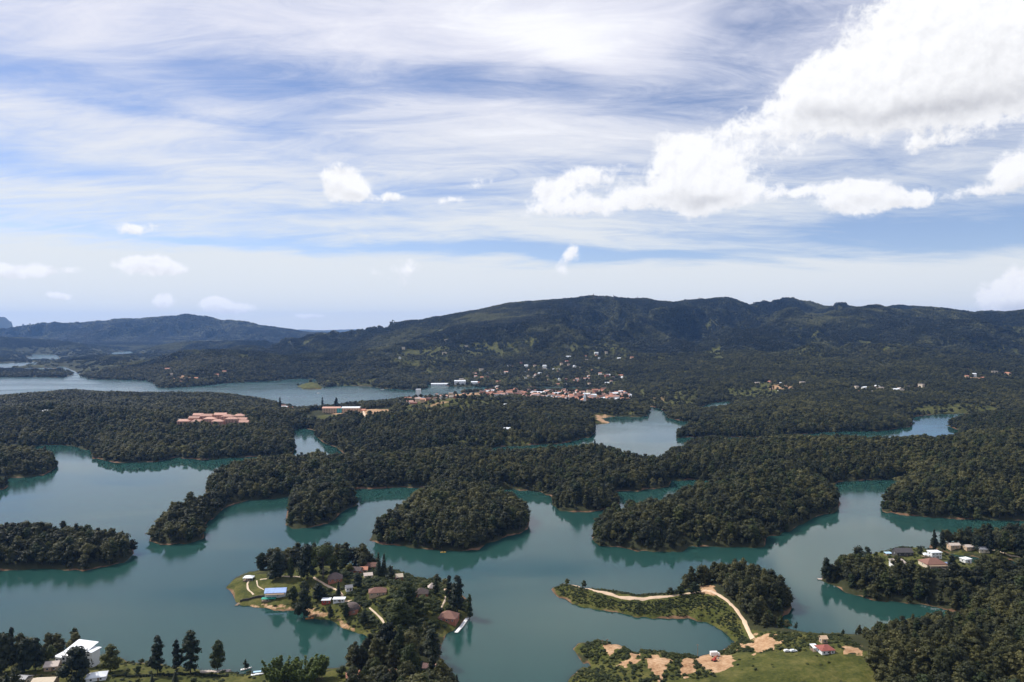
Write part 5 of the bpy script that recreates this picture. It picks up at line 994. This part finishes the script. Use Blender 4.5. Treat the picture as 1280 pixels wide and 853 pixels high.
# ------------------------------------------------------------------ woods
EXC = np.array(EXCLUDE) if len(EXCLUDE) else np.zeros((0, 3))
def excluded(x, y):
    r = np.zeros(x.shape, bool)
    for ex, ey, er in EXC: r |= (x - ex) ** 2 + (y - ey) ** 2 < er * er
    return r
DENS = [  # outline in photo pixels, distance range, share of trees kept
    ([(270, 735), (300, 712), (395, 700), (500, 708), (580, 735), (600, 760), (570, 800), (490, 795), (462, 806), (425, 790), (300, 765)], 500, 760, .85),
    ([(270, 735), (300, 712), (395, 718), (430, 745), (400, 775), (300, 765)], 500, 760, .0),
    ([(395, 752), (470, 762), (490, 792), (466, 808), (430, 790), (390, 778)], 500, 700, .10), ([(470, 745), (560, 735), (592, 760), (575, 790), (500, 800), (485, 775)], 500, 700, .30), ([(466, 795), (560, 795), (560, 850), (500, 860), (455, 835)], 430, 600, .5),
    ([(-60, 818), (340, 836), (430, 834), (470, 870), (-60, 870)], 400, 640, .0),
    ([(684, 738), (700, 724), (745, 730), (800, 738), (860, 738), (895, 728), (905, 740), (945, 800), (925, 808), (880, 782), (800, 772), (720, 760)], 480, 700, .0),
    ([(640, 1150), (705, 790), (915, 796), (950, 784), (1080, 796), (1098, 870), (1090, 1150)], 320, 600, .0), ([(1072, 708), (1098, 676), (1150, 676), (1240, 690), (1252, 710), (1215, 721), (1180, 724), (1105, 722), (1085, 711)], 560, 800, .03), ([(940, 790), (960, 778), (1070, 790), (1080, 797), (1000, 800)], 430, 620, .5)]
def band(d0, d1, cell, zone_w=.80):
    nx = int(2 * zone_w * d1 / cell); ny = int((d1 - d0) / cell)
    X, Y = np.meshgrid(np.arange(nx), np.arange(ny)); X = ((X + rng.uniform(-.42, .42, X.shape)) * cell - zone_w * d1).ravel(); Y = ((Y + rng.uniform(-.42, .42, Y.shape)) * cell + d0).ravel()
    k = np.abs(X) < np.maximum(zone_w * Y, 380); X = X[k]; Y = Y[k]
    s = grid_lookup(SDF, X, Y); o = grid_lookup(openland, X, Y); ow = grid_lookup(owner, X, Y)
    patchy = fbm(X / 60, Y / 60, 3, 91)
    k = (s > .8) & (o + rng.uniform(-.25, .25, X.shape) < .42) & (rng.random(X.shape) < np.where(patchy < .33, .62, .98))
    X, Y, s, ow = X[k], Y[k], s[k], ow[k]; Z = height(X, Y)
    if d0 < 1000:
        a, b2 = project(X, Y, Z); kp = np.ones(X.shape, bool); r = rng.random(X.shape)
        for P, e0, e1, sh in DENS:
            ins = (Y > e0) & (Y < e1) & (poly_sdf(a, b2, np.array(P, float), 50) > 0); kp &= ~ins | (r < sh)
        kp &= ~excluded(X, Y) & ~((b2 > 838) & (a < 425) & (a > 20)); X, Y, s, ow, Z = X[kp], Y[kp], s[kp], ow[kp], Z[kp]
    elif len(EXC): kp = ~excluded(X, Y); X, Y, s, ow, Z = X[kp], Y[kp], s[kp], ow[kp], Z[kp]
    return X, Y, Z, s, ow
WOODLAB = {'village': 'dark trees filling the gardens of the village peninsula', 'slope': 'dense dark woods on the lower right slope', 'islet_wood': 'dense dark trees covering the small island at left', 'headland': 'dark trees on the headland at the left edge', 'headland_tip': 'low trees on the sandy spit at left',
           'ridge': 'dense dark woods covering the long ridge between the coves', 'channel_bank': 'line of trees on the bank behind the channel', 'town': 'dark woods around the pink hotel and below the town', 'lake_islet': 'scrub on the islet in the far lake', 'far_islet': 'trees on the low island in the far lake', 'mainland': 'dark woods covering the lowland beyond the lake'}
X, Y, Z, s, ow = band(330, 1700, 6.8)
big = fbm(X / 45, Y / 45, 3, 17); Ht = (7.5 + 10 * big + rng.uniform(-4.0, 6.5, X.shape)) * np.clip(.62 + s / 24, .62, 1)
aa, bb2 = project(X, Y, Z); scrub = poly_sdf(aa, bb2, np.array([(955, 772), (1205, 764), (1275, 790), (1290, 800), (1100, 815), (955, 800)], float), 60) > 0; scrub &= (Y < 620); Ht[scrub] *= .5; gard = (poly_sdf(aa, bb2, np.array([(395, 712), (500, 706), (590, 735), (600, 765), (560, 800), (490, 790), (420, 770)], float), 60) > 0) & (Y < 760); Ht[gard] *= .62
giant = (rng.random(X.shape) < .03) & (s > 12); Ht[giant] *= rng.uniform(1.1, 1.3, giant.sum())
wid = Ht * rng.uniform(.9, 1.3, X.shape)
a, b2 = project(X, Y, Z + Ht * .6)
inview = (a > 4) & (a < 1276) & (b2 > 600) & (b2 < 850)
scr = np.where(inview, Ht / Y, 0); order = np.argsort(-scr); single = np.zeros(X.shape, bool); single[order[:210]] = True; single &= inview
BIGTREES = [(X[i], Y[i], Z[i], Ht[i], wid[i], LAND[ow[i]][0]) for i in np.nonzero(single)[0]]
rest = ~single
for i, l in enumerate(LAND):
    k = rest & (ow == i)
    scatter('woodland', WOODLAB[l[0]], C_NEAR, np.stack([X, Y, Z - .3], 1)[k], np.stack([wid, wid, Ht], 1)[k])
X, Y, Z, s, ow = band(1700, 3500, 9.0)
Ht = 8 + 8 * fbm(X / 60, Y / 60, 3, 17) + rng.uniform(-2, 3, X.shape); wid = Ht * rng.uniform(1.0, 1.45, X.shape)
for i, l in enumerate(LAND):
    k = ow == i
    if not k.any(): continue
    lab = {'town': 'far woods along the shore below the lakeside town', 'ridge': 'far woods behind the long ridge', 'mainland': WOODLAB['mainland']}.get(l[0], WOODLAB[l[0]])
    scatter('woodland', lab, C_MID, np.stack([X, Y, Z - .5], 1)[k], np.stack([wid, wid, Ht], 1)[k], None, .5)
X, Y, Z, s, ow = band(3500, 8500, 17.0)
open_shore = (X / Y < -.22) & (s < 170) & (Y < 7500); k = ~open_shore | (rng.random(X.shape) < .12); X, Y, Z = X[k], Y[k], Z[k]   # mostly pasture around the far ponds
Ht = 9 + 8 * fbm(X / 200, Y / 200, 3, 17) + rng.uniform(-2, 3, X.shape); wid = rng.uniform(8, 13, X.shape)
scatter('forest', 'unbroken forest covering the mountain range and far hills', C_FAR, np.stack([X, Y, Z - 1.5], 1), np.stack([wid, wid, Ht * 1.15], 1), None, 1.25)
X, Y, Z, s, ow = band(8500, 11800, 34.0)
k = (X / Y < -.2) & (Z > 20); X, Y, Z = X[k], Y[k], Z[k]; wid = rng.uniform(18, 26, X.shape)
scatter('forest', 'forest on the distant blue range at far left', C_FAR, np.stack([X, Y, Z - 4], 1), np.stack([wid, wid, wid * .9], 1), None, 1.2)
# bushes over the open slopes
def bushes(P, d0, d1, cell, smin, smax, label, keep=.6):
    lo = np.array([ground(*p) for p in P]); x0, y0 = lo.min(0) - 10; x1, y1 = lo.max(0) + 10
    X, Y = np.meshgrid(np.arange(x0, x1, cell), np.arange(y0, y1, cell)); X = X.ravel() + rng.uniform(-.5, .5, X.size) * cell; Y = Y.ravel() + rng.uniform(-.5, .5, Y.size) * cell
    Z = height(X, Y); a, b2 = project(X, Y, Z); k = (poly_sdf(a, b2, np.array(P, float), 50) > 0) & (Y > d0) & (Y < d1) & (Z > 1.0) & (grid_lookup(dirt, X, Y) < .3) & ~excluded(X, Y) & (rng.random(X.shape) < keep * 1.6 * fbm(X / 14, Y / 14, 2, 8))
    X, Y, Z = X[k], Y[k], Z[k]; S = rng.uniform(smin, smax, X.shape) ** 1.0
    scatter('shrubbery', label, C_BUSH, np.stack([X, Y, Z - .2], 1), np.stack([S * 1.2, S * 1.2, S * rng.uniform(.6, 1.1, X.shape)], 1))
bushes([(700, 864), (712, 848), (740, 830), (722, 812), (740, 800), (850, 806), (915, 800), (960, 790), (1060, 795), (1080, 812), (918, 816), (880, 864)], 400, 620, 1.8, .5, 2.3, 'low scrub over the eroded earth knolls', .75)
bushes([(684, 738), (700, 728), (745, 735), (800, 744), (880, 738), (925, 765), (945, 800), (925, 808), (880, 782), (800, 772), (720, 760)], 480, 700, 1.5, .45, 1.7, 'low scrub on the bank under the dirt ridge road', .95)
bushes([(390, 752), (440, 748), (490, 785), (466, 808), (430, 790), (360, 768), (300, 758)], 500, 700, 2.2, .7, 2.6, 'garden scrub on the near bank of the village peninsula', .7)
bushes([(400, 715), (500, 712), (585, 745), (585, 780), (500, 795), (400, 745)], 500, 760, 2.2, 1.0, 4.0, 'garden shrubs between the village houses', 1.0)
bushes([(1070, 706), (1098, 684), (1150, 684), (1240, 698), (1255, 716), (1120, 712)], 560, 800, 3.0, .8, 2.4, 'garden shrubs around the houses on the right promontory', .4)
bushes([(1080, 712), (1120, 708), (1180, 713), (1245, 712), (1225, 732), (1110, 730)], 540, 800, 2.6, 1.6, 4.2, 'thick shrubs below the promontory houses', 1.0)
bushes([(905, 860), (920, 822), (955, 812), (1085, 814), (1098, 860)], 420, 580, 6.0, .5, 1.6, 'scattered weeds in the bright pasture', .35)
bushes([(-20, 860), (0, 835), (140, 826), (330, 838), (345, 860)], 400, 640, 3.2, .6, 2.2, 'shrubs dotting the lakeside lawns at lower left', .5)

# the nearest wood trees, each a thing of its own
TKINDS = []
for s_ in range(6):
    lb = lobes_crown(s_ + 40, .30 + .03 * (s_ % 3), .14, 20) if s_ < 4 else lobes_crown(s_ + 40, .2, .12, 18)
    cg = crown_geo(lb, 800, .030, s_ + 60); tg = trunk_geo(.5, .018, 4, s_)
    TKINDS.append((fast_mesh('crown', *cg, M['leaf']), fast_mesh('trunk', *tg, M['bark'])))
BL = {'village': ('leafy tree in the wooded neck of the village peninsula', 'trees on the village peninsula'), 'slope': ('dark broadleaf tree in the wood on the lower right slope', 'trees of the lower right wood')}
for i, (x, y, z, h, w, key) in enumerate(BIGTREES):
    o = bpy.data.objects.new('broadleaf_tree', None); COL.objects.link(o); o.location = (x, y, z - .2); o.rotation_euler = (0, 0, random.uniform(0, 6.28)); o.scale = (w, w, h)
    lab, grp = BL.get(key, ('dark broadleaf tree in the wood by the water', 'trees by the water'))
    a_, c_ = project(x, y, z + h * .5); size = 'tall' if h > 15.5 else 'low' if h < 10.5 else 'mid-sized'; shape = 'round-crowned' if i % 6 < 4 else 'narrow'
    if key == 'slope':
        where = ('on the promontory slope facing the cove' if c_ < 765 and a_ > 1000 else 'on the wooded end of the dirt ridge' if a_ < 1000 and c_ < 790 else 'along the cove shore above the pasture' if a_ < 1090 and c_ < 805 else 'beside the bright pasture' if a_ < 1130 else 'on the crest by the right edge' if a_ > 1220 and c_ < 815 else 'in the bottom right corner' if a_ > 1200 else 'above the half-hidden dirt road' if c_ < 815 else 'below the half-hidden dirt road')
        lab = f'{size} {shape} dark tree {where}'
    elif key in ('islet_wood', 'ridge', 'channel_bank', 'headland', 'town'):
        where = {'islet_wood': 'on the small wooded island at left', 'channel_bank': 'on the bank behind the channel', 'headland': 'on the left edge headland', 'town': 'below the town'}.get(key) or ('on the left tail of the long ridge' if a_ < 450 else 'on the middle promontory of the ridge' if a_ < 690 else 'on the wide right promontory of the ridge')
        lab = f'{size} {shape} dark tree {where}'; grp = 'trees by the water'
    elif key == 'village':
        where = 'beside the inlet' if a_ < 490 and c_ < 830 else 'at the bottom edge under the neck' if c_ > 830 else 'between the village houses' if c_ < 785 else 'in the wooded neck'
        lab = f'{size} {shape} leafy tree {where} of the village peninsula' if 'edge' not in where else f'{size} {shape} leafy tree {where} of the peninsula'
    tag(o, lab, 'tree', grp)
    cm, tm = TKINDS[i % 6]
    for nm, me_ in (('crown', cm), ('trunk', tm)):
        ch = bpy.data.objects.new(nm, me_); COL.objects.link(ch); ch.parent = o

# ------------------------------------------------------------------ haze: one closed box of even air round everything
m, q, out = mat('haze_air')
pv = q.n('ShaderNodeVolumePrincipled'); pv.inputs['Color'].default_value = (0.24, 0.48, 1.0, 1); pv.inputs['Density'].default_value = 2.6e-5; pv.inputs['Anisotropy'].default_value = 0.2
q.put(out.inputs['Volume'], pv.outputs[0])
hb = MB().box(-24600, 24600, -3100, 24700, -9, 760); ho = hb.build('haze', m); tag(ho, 'thin blue haze hanging over the lake and hills', kind='stuff')
